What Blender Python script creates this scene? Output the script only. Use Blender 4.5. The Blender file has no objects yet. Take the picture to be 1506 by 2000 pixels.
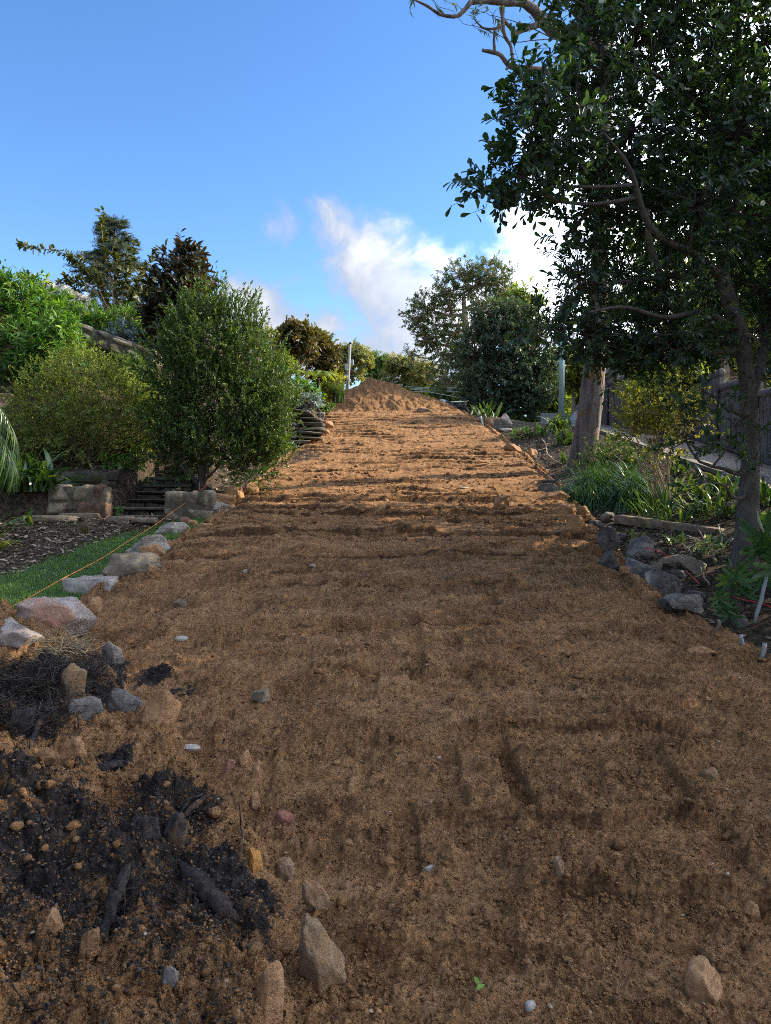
import bpy, math, random, time
import numpy as np
from mathutils import Vector, Matrix, noise as mnoise

rng = np.random.default_rng(11)
random.seed(11)
SC = bpy.context.scene
COL = SC.collection

# ------------------------------------------------------------------ camera, sky, sun, exposure
F, U0, V0, E = 1430.0, 753.0, 950.0, 1.6      # focal length and principal point in photo pixels, eye height
cam = bpy.data.cameras.new('camera')
cam.sensor_fit = 'VERTICAL'; cam.sensor_height = 36.0; cam.lens = 36.0 * F / 2000.0
cam.shift_y = -(1000.0 - V0) / 2000.0
cam.clip_start = 0.05; cam.clip_end = 2000
camo = bpy.data.objects.new('camera', cam); COL.objects.link(camo)
camo.location = (0, 0, E); camo.rotation_euler = (math.radians(90), 0, 0)
SC.camera = camo

SUN_AZ = math.radians(72)       # clockwise from +Y (the view direction)
SUN_EL = math.radians(29)
SUN_STRENGTH, SKY_STRENGTH, EXPOSURE = 2.9, 0.080, 1.88
to_sun = Vector((math.sin(SUN_AZ) * math.cos(SUN_EL), math.cos(SUN_AZ) * math.cos(SUN_EL), math.sin(SUN_EL)))
sl = bpy.data.lights.new('sun', 'SUN'); sl.energy = SUN_STRENGTH; sl.angle = math.radians(0.53); sl.color = (1.0, 0.87, 0.68)
so = bpy.data.objects.new('sun', sl); COL.objects.link(so)
so.rotation_euler = (-to_sun).to_track_quat('-Z', 'Y').to_euler(); so.location = (20, 10, 30)

SC.view_settings.view_transform = 'Standard'; SC.view_settings.look = 'None'
SC.view_settings.exposure = EXPOSURE; SC.view_settings.gamma = 1.0
SC.view_settings.use_curve_mapping = False
SC.render.engine = 'CYCLES'
SC.cycles.max_bounces = 8; SC.cycles.diffuse_bounces = 6; SC.cycles.glossy_bounces = 2
SC.cycles.transmission_bounces = 4; SC.cycles.transparent_max_bounces = 4
SC.cycles.use_denoising = False
SC.cycles.filter_width = 0.95


def nd(nt, typ, ins=None, **props):
    n = nt.nodes.new(typ)
    for k, v in props.items():
        setattr(n, k, v)
    for k, v in (ins or {}).items():
        s = n.inputs[k]
        if isinstance(v, bpy.types.NodeSocket):
            nt.links.new(v, s)
        else:
            s.default_value = v
    return n


def math_(nt, op, a, b=None, c=None, clamp=False):
    ins = {0: a}
    if b is not None: ins[1] = b
    if c is not None: ins[2] = c
    return nd(nt, 'ShaderNodeMath', ins, operation=op, use_clamp=clamp).outputs[0]


def mapr(nt, v, a, b, c=0.0, d=1.0, interp='SMOOTHSTEP'):
    return nd(nt, 'ShaderNodeMapRange', {'Value': v, 'From Min': a, 'From Max': b, 'To Min': c, 'To Max': d},
              interpolation_type=interp).outputs['Result']


def mixc(nt, f, a, b, blend='MIX'):
    n = nd(nt, 'ShaderNodeMix', None, data_type='RGBA', blend_type=blend)
    for k, v in ((0, f), (6, a), (7, b)):
        if isinstance(v, bpy.types.NodeSocket):
            nt.links.new(v, n.inputs[k])
        else:
            n.inputs[k].default_value = v if k == 0 else (tuple(v) + (1.0,))[:4]
    return n.outputs[2]


def noise_(nt, vec, scale, detail=4.0, rough=0.55, dist=0.0, lac=2.0):
    n = nd(nt, 'ShaderNodeTexNoise', {'Scale': scale, 'Detail': detail, 'Roughness': rough, 'Distortion': dist, 'Lacunarity': lac})
    if vec is not None:
        nt.links.new(vec, n.inputs['Vector'])
    return n.outputs['Fac']


w = bpy.data.worlds.new('World'); SC.world = w; w.use_nodes = True
nt = w.node_tree; nt.nodes.clear()
sky = nd(nt, 'ShaderNodeTexSky', None, sky_type='NISHITA', sun_disc=False, sun_elevation=SUN_EL, sun_rotation=SUN_AZ,
         altitude=150, air_density=1.0, dust_density=0.3, ozone_density=3.0)
hs = nd(nt, 'ShaderNodeHueSaturation', {'Hue': 0.505, 'Saturation': 1.19, 'Value': 1.0, 'Color': sky.outputs[0]})
tc = nd(nt, 'ShaderNodeTexCoord')
dirv = nd(nt, 'ShaderNodeVectorMath', {0: tc.outputs['Generated']}, operation='NORMALIZE').outputs[0]


def sdir(u, v):
    d = Vector(((u - U0) / F, 1.0, (V0 - v) / F)); d.normalize(); return d


warp = nd(nt, 'ShaderNodeTexNoise', {'Vector': dirv, 'Scale': 9.0, 'Detail': 4.0, 'Roughness': 0.55})
wv = nd(nt, 'ShaderNodeVectorMath', {0: warp.outputs['Color'], 1: (0.5, 0.5, 0.5)}, operation='SUBTRACT').outputs[0]
wv = nd(nt, 'ShaderNodeVectorMath', {0: wv, 'Scale': 0.09}, operation='SCALE').outputs[0]
dw = nd(nt, 'ShaderNodeVectorMath', {0: dirv, 1: wv}, operation='ADD').outputs[0]
blobs = [(725, 505, 75, 1.0), (765, 545, 105, 1.0), (800, 600, 120, .95), (740, 650, 105, .8), (850, 530, 85, .9),
         (860, 640, 130, .9), (690, 690, 90, .8), (660, 450, 70, .62), (760, 462, 66, .72), (615, 452, 50, .55),
         (1040, 480, 75, .85), (1060, 560, 95, 1.0), (1120, 430, 120, 1.0), (1030, 405, 60, .7), (1180, 300, 150, .8), (1330, 200, 190, .8), (1480, 60, 200, .8),
         (1450, 420, 240, .9), (525, 625, 95, 1.05), (465, 608, 75, 1.0), (600, 655, 95, .9), (545, 440, 46, .6), (948, 118, 26, .40), (500, 450, 30, .36),
         (1250, 600, 200, .8)]
acc = None
for (u, v, r, wt) in blobs:
    d = nd(nt, 'ShaderNodeVectorMath', {0: dw, 1: sdir(u, v)}, operation='DISTANCE').outputs['Value']
    m = mapr(nt, d, r * 1.75 / F, r * .25 / F, 0.0, wt)
    acc = m if acc is None else math_(nt, 'MAXIMUM', acc, m)
n1 = noise_(nt, dirv, 13.0, 10.0, 0.60, 0.4)
n2 = noise_(nt, dirv, 3.2, 6.0, 0.6, 0.2)
sep = nd(nt, 'ShaderNodeSeparateXYZ', {0: dirv})
lowz = mapr(nt, sep.outputs['Z'], 0.02, 0.30, 0.30, 0.0)
clear = nd(nt, 'ShaderNodeVectorMath', {0: dirv, 1: sdir(330, 150)}, operation='DISTANCE').outputs['Value']
clear = mapr(nt, clear, 0.42, 0.85, 0.0, 1.0)      # the blue gap that the picture looks into
glob = math_(nt, 'MULTIPLY', math_(nt, 'MULTIPLY', mapr(nt, n2, 0.36, 0.54, 0.0, 1.0), clear), math_(nt, 'ADD', lowz, 0.80))  # unseen cloud cover, widened to add fill light
acc = math_(nt, 'ADD', acc, glob)
dens = math_(nt, 'ADD', acc, math_(nt, 'MULTIPLY', math_(nt, 'SUBTRACT', n1, 0.52), 1.75))
cov = mapr(nt, dens, 0.32, 0.86, 0.0, 1.0)
thick = mapr(nt, noise_(nt, dw, 6.0, 5.0, 0.55), 0.38, 0.62, 0.0, 1.0)
core = mapr(nt, dens, 0.45, 1.25, 0.0, 1.0)
CL = 1.0 / SKY_STRENGTH
sund = nd(nt, 'ShaderNodeVectorMath', {0: dirv, 1: to_sun}, operation='DOT_PRODUCT').outputs['Value']
glow = mapr(nt, sund, 0.34, 0.97, 1.0, 9.5)        # clouds brighten towards the sun, boosted to add fill to the shade
cloudc = mixc(nt, math_(nt, 'MULTIPLY', core, math_(nt, 'ADD', math_(nt, 'MULTIPLY', thick, 0.7), 0.3)),
              (0.135 * CL, 0.16 * CL, 0.21 * CL), (0.325 * CL, 0.325 * CL, 0.33 * CL))
cloudc = nd(nt, 'ShaderNodeVectorMath', {0: cloudc, 'Scale': glow}, operation='SCALE').outputs[0]
skyc = mixc(nt, cov, hs.outputs[0], cloudc)
bg = nd(nt, 'ShaderNodeBackground', {'Color': skyc, 'Strength': SKY_STRENGTH})
out = nd(nt, 'ShaderNodeOutputWorld', {'Surface': bg.outputs[0]})


# ------------------------------------------------------------------ helpers: pixels to points, noise, meshes
def at(u, v, y):
    return np.array([(u - U0) / F * y, y, E + (V0 - v) / F * y])


def sm(a, b, x):
    t = np.clip((np.asarray(x, float) - a) / (b - a), 0, 1); return t * t * (3 - 2 * t)


_perm = rng.permutation(512)
_ga = rng.uniform(0, 2 * np.pi, 512)
_gx, _gy = np.cos(_ga), np.sin(_ga)


def perlin(x, y, s=0):
    x = np.asarray(x, float) + s * 17.31; y = np.asarray(y, float) + s * 9.77
    xi = np.floor(x).astype(np.int64); yi = np.floor(y).astype(np.int64)
    xf = x - xi; yf = y - yi
    u = xf * xf * xf * (xf * (xf * 6 - 15) + 10); v = yf * yf * yf * (yf * (yf * 6 - 15) + 10)
    def g(ix, iy, dx, dy):
        h = _perm[(ix + _perm[iy & 511]) & 511]
        return _gx[h] * dx + _gy[h] * dy
    a = g(xi, yi, xf, yf); b = g(xi + 1, yi, xf - 1, yf)
    c = g(xi, yi + 1, xf, yf - 1); d = g(xi + 1, yi + 1, xf - 1, yf - 1)
    return (a + u * (b - a)) * (1 - v) + (c + u * (d - c)) * v


def fbm(x, y, o=4, s=0, gain=.5):
    t = 0; a = 1.0; f = 1.0
    for i in range(o):
        t = t + a * perlin(x * f, y * f, s + i * 3); a *= gain; f *= 2.03
    return t


def hash2(ix, iy, k):
    h = _perm[(ix + _perm[(iy + k * 37) & 511]) & 511]
    return _perm[(h + k * 91) & 511] / 512.0


def clods(x, y, size, s, dens=1.0):
    """height of rounded lumps, one per jittered cell, in metres"""
    X = x / size; Y = y / size
    xi = np.floor(X).astype(np.int64); yi = np.floor(Y).astype(np.int64)
    best = np.zeros(np.shape(X))
    for dx in (-1, 0, 1):
        for dy in (-1, 0, 1):
            ix = xi + dx; iy = yi + dy
            cx = ix + hash2(ix, iy, s + 1); cy = iy + hash2(ix, iy, s + 2)
            r = .22 + .42 * hash2(ix, iy, s + 3)
            r = np.where(hash2(ix, iy, s + 5) < dens, r, 0)
            q = r * r - (X - cx) ** 2 - ((Y - cy) * (1 + .5 * hash2(ix, iy, s + 4))) ** 2
            best = np.maximum(best, np.sqrt(np.maximum(q, 0)))
    return best * size


class Geo:
    def __init__(self):
        self.V = []; self.F = {}; self.n = 0; self.T = []

    def add(self, V, Fs, tint=.5):
        V = np.asarray(V, float).reshape(-1, 3)
        for f in (Fs if isinstance(Fs, list) else [Fs]):
            f = np.asarray(f, np.int64)
            if len(f):
                self.F.setdefault(f.shape[1], []).append(f + self.n)
        self.V.append(V); self.n += len(V)
        self.T.append(np.broadcast_to(np.asarray(tint, float), (len(V),)).copy())
        return self

    def tris(self):
        return sum(len(f) * (k - 2) for k, L in self.F.items() for f in L)

    def mesh(self, name, mat, origin=(0, 0, 0), smooth=True, attrs=None):
        V = np.concatenate(self.V) - np.asarray(origin)[None]
        Fs = [np.concatenate(v) for v in self.F.values()]
        me = bpy.data.meshes.new(name)
        loops = np.concatenate([f.ravel() for f in Fs]).astype(np.int32)
        tot = np.concatenate([np.full(len(f), f.shape[1]) for f in Fs])
        start = np.concatenate([[0], np.cumsum(tot)[:-1]]).astype(np.int32)
        me.vertices.add(len(V)); me.vertices.foreach_set('co', V.astype(np.float32).ravel())
        me.loops.add(len(loops)); me.loops.foreach_set('vertex_index', loops)
        me.polygons.add(len(tot)); me.polygons.foreach_set('loop_start', start)
        me.polygons.foreach_set('use_smooth', np.full(len(tot), bool(smooth)))
        a = me.attributes.new('tint', 'FLOAT', 'POINT'); a.data.foreach_set('value', np.concatenate(self.T).astype(np.float32))
        for k, arr in (attrs or {}).items():
            a = me.attributes.new(k, 'FLOAT', 'POINT'); a.data.foreach_set('value', np.asarray(arr, np.float32))
        me.update(calc_edges=True)
        if mat: me.materials.append(mat)
        return me


ORIGIN = {}


def prop(o, label=None, cat=None, group=None, kind=None):
    if label: o['label'] = label
    if cat: o['category'] = cat
    if group: o['group'] = group
    if kind: o['kind'] = kind
    return o


def thing(name, label, cat, loc, group=None):
    o = bpy.data.objects.new(name, None); COL.objects.link(o)
    o.location = Vector(loc); o.empty_display_size = .2
    ORIGIN[o.name] = np.asarray(loc, float)
    return prop(o, label, cat, group)


def mk(name, geo, mat, parent=None, smooth=True, origin=None, attrs=None, kind=None):
    """one mesh object out of world-space geometry, its origin at the base (or its parent's origin)"""
    V = np.concatenate(geo.V)
    if parent is not None:
        org = ORIGIN[parent.name]
    elif origin is not None:
        org = np.asarray(origin, float)
    else:
        org = np.array([(V[:, 0].min() + V[:, 0].max()) / 2, (V[:, 1].min() + V[:, 1].max()) / 2, V[:, 2].min()])
    o = bpy.data.objects.new(name, geo.mesh(name, mat, org, smooth, attrs)); COL.objects.link(o)
    if parent is not None:
        o.parent = parent
    else:
        o.location = Vector(org)
    ORIGIN[o.name] = org
    if kind: o['kind'] = kind
    return o


def inst(name, me, parent, M):
    """an object that shares mesh data, placed by a world matrix under its parent"""
    o = bpy.data.objects.new(name, me); COL.objects.link(o)
    if parent is not None:
        o.parent = parent
        M = Matrix.Translation(-Vector(ORIGIN[parent.name])) @ M
    o.matrix_basis = M
    return o


def nrm(a):
    return a / np.maximum(np.linalg.norm(a, axis=-1, keepdims=True), 1e-9)


def tube(P, R, sides=6, lump=0.0):
    P = np.asarray(P, float); n = len(P); R = np.broadcast_to(np.asarray(R, float), (n,))
    T = nrm(np.gradient(P, axis=0))
    up = np.array([0, 0, 1.0]) if abs(T[0][2]) < .8 else np.array([1.0, 0, 0])
    A = nrm(np.cross(T, up)); B = np.cross(T, A)
    an = np.arange(sides) / sides * 2 * np.pi
    rr = R[:, None] * (1 + lump * rng.normal(size=(n, sides)))
    V = P[:, None] + rr[..., None] * (np.cos(an)[None, :, None] * A[:, None] + np.sin(an)[None, :, None] * B[:, None])
    V = V.reshape(-1, 3)
    i = np.arange(n - 1)[:, None] * sides; j = np.arange(sides)[None]; k = (np.arange(sides) + 1)[None] % sides
    Q = np.stack([i + j, i + k, i + sides + k, i + sides + j], -1).reshape(-1, 4)
    V = np.vstack([V, P[0], P[-1]])
    c0, c1 = n * sides, n * sides + 1
    jj = np.arange(sides); kk = (jj + 1) % sides
    T0 = np.stack([np.full(sides, c0), kk, jj], -1)
    T1 = np.stack([np.full(sides, c1), (n - 1) * sides + jj, (n - 1) * sides + kk], -1)
    return V, [Q, np.vstack([T0, T1])]


def spline(P, n=16):
    """Catmull-Rom through the points"""
    P = np.asarray(P, float); m = len(P)
    Q = np.vstack([2 * P[0] - P[1], P, 2 * P[-1] - P[-2]])
    t = np.linspace(0, m - 1 - 1e-6, n); i = t.astype(int); f = (t - i)[:, None]
    a, b, c, d = Q[i], Q[i + 1], Q[i + 2], Q[i + 3]
    return .5 * (2 * b + (c - a) * f + (2 * a - 5 * b + 4 * c - d) * f ** 2 + (3 * b - a - 3 * c + d) * f ** 3)


def bend(a, b, sag=0.0, wob=0.0, n=6):
    a = np.asarray(a, float); b = np.asarray(b, float)
    t = np.linspace(0, 1, n)[:, None]; L = np.linalg.norm(b - a)
    P = a + (b - a) * t + np.array([0, 0, sag * L]) * 4 * t * (1 - t)
    W = rng.normal(size=(n, 3)) * wob * L; W[0] = W[-1] = 0
    return P + W


def sticks(A, B, r0, r1):
    """many thin three-sided sticks at once"""
    A = np.asarray(A, float); B = np.asarray(B, float); n = len(A)
    T = nrm(B - A); ref = np.where(np.abs(T[:, 2:3]) < .8, np.array([[0, 0, 1.0]]), np.array([[1.0, 0, 0]]))
    X = nrm(np.cross(T, ref)); Y = np.cross(T, X)
    r0 = np.broadcast_to(r0, (n,)); r1 = np.broadcast_to(r1, (n,))
    V = []
    for P, r in ((A, r0), (B, r1)):
        for k in range(3):
            a = k * 2 * np.pi / 3
            V.append(P + r[:, None] * (math.cos(a) * X + math.sin(a) * Y))
    V = np.stack(V, 1).reshape(-1, 3)
    b = np.arange(n)[:, None] * 6
    Q = np.concatenate([b + np.array([[k, (k + 1) % 3, 3 + (k + 1) % 3, 3 + k]]) for k in range(3)])
    return V, Q


LEAF = {
    'diamond': (np.array([(0, 0, 0), (.45, .5, .08), (1, 0, -.06), (.45, -.5, .08)]), np.array([(0, 2, 1), (0, 3, 2)])),
    'narrow': (np.array([(0, 0, 0), (.35, .5, .03), (1, 0, -.15), (.35, -.5, .03)]), np.array([(0, 2, 1), (0, 3, 2)])),
    'obovate': (np.array([(0, 0, 0), (.45, .36, .06), (.82, .44, .04), (1, 0, -.07), (.82, -.44, .04), (.45, -.36, .06)]),
                np.array([(0, 3, 2, 1), (0, 5, 4, 3)])),
    'broad': (np.array([(0, 0, 0), (.38, .26, .05), (.72, .5, .07), (.93, .33, .02), (1, 0, -.06), (.93, -.33, .02), (.72, -.5, .07), (.38, -.26, .05), (.55, 0, 0)]),
                np.array([(0, 8, 1), (1, 8, 2), (2, 8, 3), (3, 8, 4), (4, 8, 5), (5, 8, 6), (6, 8, 7), (7, 8, 0)])),
    'oval': (np.array([(0, 0, 0), (.3, .42, .07), (.7, .42, .05), (1, 0, -.08), (.7, -.42, .05), (.3, -.42, .07)]),
             np.array([(0, 3, 2, 1), (0, 5, 4, 3)])),
}


def leaves(P, D, N, L, W, shape='diamond'):
    T, Fc = LEAF[shape]
    P = P.reshape(-1, 3); D = nrm(D.reshape(-1, 3)); N = N.reshape(-1, 3)
    Y = nrm(np.cross(N, D)); Z = np.cross(D, Y)
    n = len(P); L = np.broadcast_to(L, (n,)); W = np.broadcast_to(W, (n,))
    V = P[:, None] + (T[None, :, 0:1] * L[:, None, None]) * D[:, None] + (T[None, :, 1:2] * W[:, None, None]) * Y[:, None] \
        + (T[None, :, 2:3] * L[:, None, None]) * Z[:, None]
    k = len(T)
    Fx = (np.arange(n)[:, None, None] * k + Fc[None]).reshape(-1, Fc.shape[1])
    return V.reshape(-1, 3), Fx, k


def twigs(c, rad, n, shell=.5, outward=.8, up=.3, rnd=.45):
    d = nrm(rng.normal(size=(n, 3)))
    r = rng.uniform(shell ** 3, 1, n)[:, None] ** (1 / 3)
    S = np.asarray(c) + d * r * np.asarray(rad)
    D = nrm(outward * d + np.array([0, 0, up]) + rnd * rng.normal(size=(n, 3)))
    return S, D


def foliage(geo, S, D, ln, per, L, W, shape='diamond', ang=.9, droop=0.0, tip=None, tvar=.5, upn=.7):
    n = len(S); ln = np.broadcast_to(ln, (n,))
    t = rng.uniform(.05, 1.05, (n, per))
    P = S[:, None] + D[:, None] * (ln[:, None] * t)[..., None]
    q = rng.normal(size=(n, per, 3)); q = nrm(q - (q * D[:, None]).sum(-1, keepdims=True) * D[:, None])
    a = ang * rng.uniform(.6, 1.3, (n, per, 1))
    ld = nrm(D[:, None] * np.cos(a) + q * np.sin(a) + np.array([0, 0, -droop]))
    N = D[:, None] + np.array([0, 0, upn]) + .35 * rng.normal(size=(n, per, 3))
    sc = rng.uniform(.7, 1.25, (n, per)).ravel()
    V, Fx, k = leaves(P, ld, N, L * sc, W * sc * rng.uniform(.85, 1.15, n * per), shape)
    tint = np.clip(.5 + tvar * (.30 * rng.normal(size=(n, 1)) + .22 * rng.normal(size=(n, per))), 0, 1).ravel()
    geo.add(V, Fx, np.repeat(tint, k))


# ------------------------------------------------------------------ materials
def new_mat(name):
    m = bpy.data.materials.new(name); m.use_nodes = True; m.node_tree.nodes.clear(); return m, m.node_tree


def leaf_mat(name, a, b, c=None, rough=.45, trans=.28, spec=.35, tcol=None):
    """tint attribute runs from colour a over b to c; light also passes through the blade"""
    m, t = new_mat(name)
    at_ = nd(t, 'ShaderNodeAttribute', None, attribute_name='tint').outputs['Fac']
    col = mixc(t, mapr(t, at_, .15, .65, 0, 1, 'LINEAR'), a, b)
    if c: col = mixc(t, mapr(t, at_, .66, .95, 0, 1, 'LINEAR'), col, c)
    p = nd(t, 'ShaderNodeBsdfPrincipled', {'Base Color': col, 'Roughness': rough, 'Specular IOR Level': spec})
    tc_ = mixc(t, 1.0, col, tcol or (1.9, 1.75, .55), 'MULTIPLY')
    tr = nd(t, 'ShaderNodeBsdfTranslucent', {'Color': tc_})
    mx = nd(t, 'ShaderNodeMixShader', {0: trans, 1: p.outputs[0], 2: tr.outputs[0]})
    nd(t, 'ShaderNodeOutputMaterial', {'Surface': mx.outputs[0]})
    return m


def pos(t):
    return nd(t, 'ShaderNodeTexCoord').outputs['Object']


def scaled(t, v, s):
    return nd(t, 'ShaderNodeMapping', {'Vector': v, 'Scale': s}).outputs[0]


def bump(t, h, dist, strength=1.0, normal=None):
    ins = {'Height': h, 'Distance': dist, 'Strength': strength}
    if normal is not None: ins['Normal'] = normal
    return nd(t, 'ShaderNodeBump', ins).outputs[0]


def surf(t, col, rough=.85, normal=None, metal=0.0, spec=.3):
    ins = {'Base Color': col if isinstance(col, bpy.types.NodeSocket) else tuple(col) + (1,), 'Roughness': rough, 'Metallic': metal, 'Specular IOR Level': spec}
    if normal is not None: ins['Normal'] = normal
    p = nd(t, 'ShaderNodeBsdfPrincipled', ins)
    nd(t, 'ShaderNodeOutputMaterial', {'Surface': p.outputs[0]})


def bark_mat(name, a, b, c, sc=8.0, stretch=.18, bd=.012):
    m, t = new_mat(name); v = scaled(t, pos(t), (1, 1, stretch))
    n1 = noise_(t, v, sc, 6, .6, .6); n2 = noise_(t, pos(t), sc * .35, 4, .6); n3 = noise_(t, pos(t), sc * 3.2, 3, .6)
    col = mixc(t, mapr(t, n1, .35, .65), a, b)
    col = mixc(t, mapr(t, n2, .52, .68), col, c)
    col = mixc(t, mapr(t, n3, .62, .74, 0, .6), col, tuple(min(1, k * 1.9 + .03) for k in b))
    surf(t, col, .9, bump(t, math_(t, 'ADD', n1, math_(t, 'MULTIPLY', n3, .4)), bd))
    return m


def stone_mat(name, a, b, c, sc=3.0, dirt=None, stain=.55, bd=.02):
    """weathered stone: two tones, a stain colour in patches, soil caught on it"""
    m, t = new_mat(name); v = pos(t)
    oi = nd(t, 'ShaderNodeObjectInfo').outputs['Random']
    off = nd(t, 'ShaderNodeCombineXYZ', {0: math_(t, 'MULTIPLY', oi, 37.0), 1: math_(t, 'MULTIPLY', oi, 11.0), 2: 0.0}).outputs[0]
    v = nd(t, 'ShaderNodeVectorMath', {0: v, 1: off}, operation='ADD').outputs[0]
    n1 = noise_(t, v, sc, 7, .62, .4); n2 = noise_(t, v, sc * .55, 4, .55, .8); n3 = noise_(t, v, sc * 9, 5, .7)
    n4 = noise_(t, scaled(t, v, (1, 1, 4.5)), sc * 1.6, 5, .6, .5)
    col = mixc(t, mapr(t, n1, .36, .64), a, b)
    col = mixc(t, mapr(t, n4, .5, .7, 0, .55), col, tuple(k * .45 for k in a))
    col = mixc(t, mapr(t, n2, stain, stain + .12), col, c)
    col = mixc(t, mapr(t, n3, .56, .72, 0, .5), col, tuple(min(1, k * 1.5 + .02) for k in b))
    col = mixc(t, mapr(t, n3, .45, .30, 0, .5), col, tuple(k * .4 for k in a))
    if dirt:
        n5 = noise_(t, v, sc * 1.3, 6, .65, .3)
        col = mixc(t, mapr(t, n5, dirt[3], dirt[3] + .14), col, dirt[:3])
    n6 = noise_(t, v, sc * 28, 4, .7)
    col = mixc(t, mapr(t, n6, .58, .74, 0, .45), col, tuple(min(1, k * 1.5 + .02) for k in b))
    col = mixc(t, mapr(t, n6, .44, .28, 0, .55), col, tuple(k * .35 for k in a))
    h = math_(t, 'ADD', math_(t, 'ADD', n1, math_(t, 'MULTIPLY', n4, .6)), math_(t, 'ADD', math_(t, 'MULTIPLY', n3, .5), math_(t, 'MULTIPLY', n6, .25)))
    surf(t, col, .88, bump(t, h, bd))
    return m


def flat_mat(name, a, rough=.6, metal=0.0, var=.25, sc=6.0, bd=0.0, spec=.4):
    m, t = new_mat(name); n1 = noise_(t, pos(t), sc, 5, .6)
    col = mixc(t, mapr(t, n1, .3, .7), tuple(k * (1 - var) for k in a), tuple(min(1, k * (1 + var)) for k in a))
    surf(t, col, rough, bump(t, n1, bd) if bd else None, metal, spec)
    return m


def tint_mat(name, cols, rough=.85):
    m, t = new_mat(name)
    at_ = nd(t, 'ShaderNodeAttribute', None, attribute_name='tint').outputs['Fac']
    r = nd(t, 'ShaderNodeValToRGB', {0: at_}); cr = r.color_ramp
    while len(cr.elements) < len(cols): cr.elements.new(.5)
    for i, (e, c) in enumerate(zip(cr.elements, cols)):
        e.position = i / (len(cols) - 1); e.color = tuple(c) + (1,)
    n1 = noise_(t, pos(t), 60, 3, .6)
    col = mixc(t, mapr(t, n1, .3, .7, 0, .5), r.outputs[0], mixc(t, 1.0, r.outputs[0], (.6, .6, .6), 'MULTIPLY'))
    surf(t, col, rough)
    return m


SOIL_A, SOIL_B, SOIL_C = (.27, .131, .051), (.40, .210, .088), (.16, .074, .029)


def soil_mat():
    m, t = new_mat('orange_brown_soil'); v = pos(t)
    n0 = noise_(t, v, .9, 5, .6, .4); n1 = noise_(t, v, 6, 6, .62, .3); n2 = noise_(t, v, 42, 5, .65); n3 = noise_(t, v, 170, 4, .7)
    st = noise_(t, scaled(t, v, (.7, 3.5, 3.5)), 2.2, 5, .6, .5)
    col = mixc(t, mapr(t, n1, .34, .66), SOIL_A, SOIL_B)
    n7 = noise_(t, v, 85, 4, .6); n8 = noise_(t, v, 22, 5, .62, .3)
    col = mixc(t, mapr(t, n0, .46, .62, 0, .28), col, SOIL_C)
    col = mixc(t, mapr(t, n8, .50, .36, 0, .6), col, (.10, .05, .021)); col = mixc(t, mapr(t, n7, .47, .36, 0, .45), col, (.075, .038, .017)); col = mixc(t, mapr(t, n7, .55, .68, 0, .4), col, (.54, .33, .17))
    col = mixc(t, mapr(t, st, .52, .66, 0, .45), col, (.50, .285, .135))
    col = mixc(t, mapr(t, n2, .55, .75, 0, .55), col, (.53, .32, .165))
    col = mixc(t, mapr(t, n2, .44, .28, 0, .6), col, (.075, .036, .015))
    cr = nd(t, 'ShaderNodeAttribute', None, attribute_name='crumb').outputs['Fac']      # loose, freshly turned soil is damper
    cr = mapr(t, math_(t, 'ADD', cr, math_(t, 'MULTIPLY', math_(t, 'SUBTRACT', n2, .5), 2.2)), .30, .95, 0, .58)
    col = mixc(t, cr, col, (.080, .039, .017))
    col = mixc(t, mapr(t, n3, .46, .30, 0, .45), col, (.07, .035, .015)); col = mixc(t, mapr(t, n3, .55, .70, 0, .6), col, (.58, .37, .20))
    ct = nd(t, 'ShaderNodeAttribute', None, attribute_name='cut').outputs['Fac']       # cut faces: damp soil, darkened further to paint in undercut shade
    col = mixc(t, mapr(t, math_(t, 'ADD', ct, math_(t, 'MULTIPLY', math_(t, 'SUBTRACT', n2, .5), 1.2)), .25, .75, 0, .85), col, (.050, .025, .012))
    dk = nd(t, 'ShaderNodeAttribute', None, attribute_name='humus').outputs['Fac']
    dk = mapr(t, math_(t, 'ADD', dk, math_(t, 'MULTIPLY', math_(t, 'SUBTRACT', math_(t, 'ADD', math_(t, 'MULTIPLY', n2, .45), math_(t, 'MULTIPLY', n1, .55)), .5), 4.2)), .42, .80)
    humus = mixc(t, mapr(t, n2, .4, .7), (.020, .016, .0135), (.062, .049, .040))
    col = mixc(t, dk, col, humus)
    h = math_(t, 'ADD', math_(t, 'MULTIPLY', n2, .6), math_(t, 'MULTIPLY', n3, .4))
    surf(t, col, .95, bump(t, h, .04, 1.0), spec=.12)
    return m


def ground_mat():
    m, t = new_mat('leaf_littered_earth'); v = pos(t)
    n1 = noise_(t, v, 1.2, 6, .6, .4); n2 = noise_(t, v, 14, 6, .68, .6); n3 = noise_(t, v, 70, 4, .7)
    col = mixc(t, mapr(t, n2, .38, .62), (.028, .020, .013), (.10, .072, .045))
    col = mixc(t, mapr(t, n1, .5, .66, 0, .7), col, (.035, .045, .018))
    col = mixc(t, mapr(t, n3, .58, .7, 0, .8), col, (.19, .145, .095))
    surf(t, col, .95, bump(t, math_(t, 'ADD', n2, math_(t, 'MULTIPLY', n3, .6)), .03), spec=.15)
    return m


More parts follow.
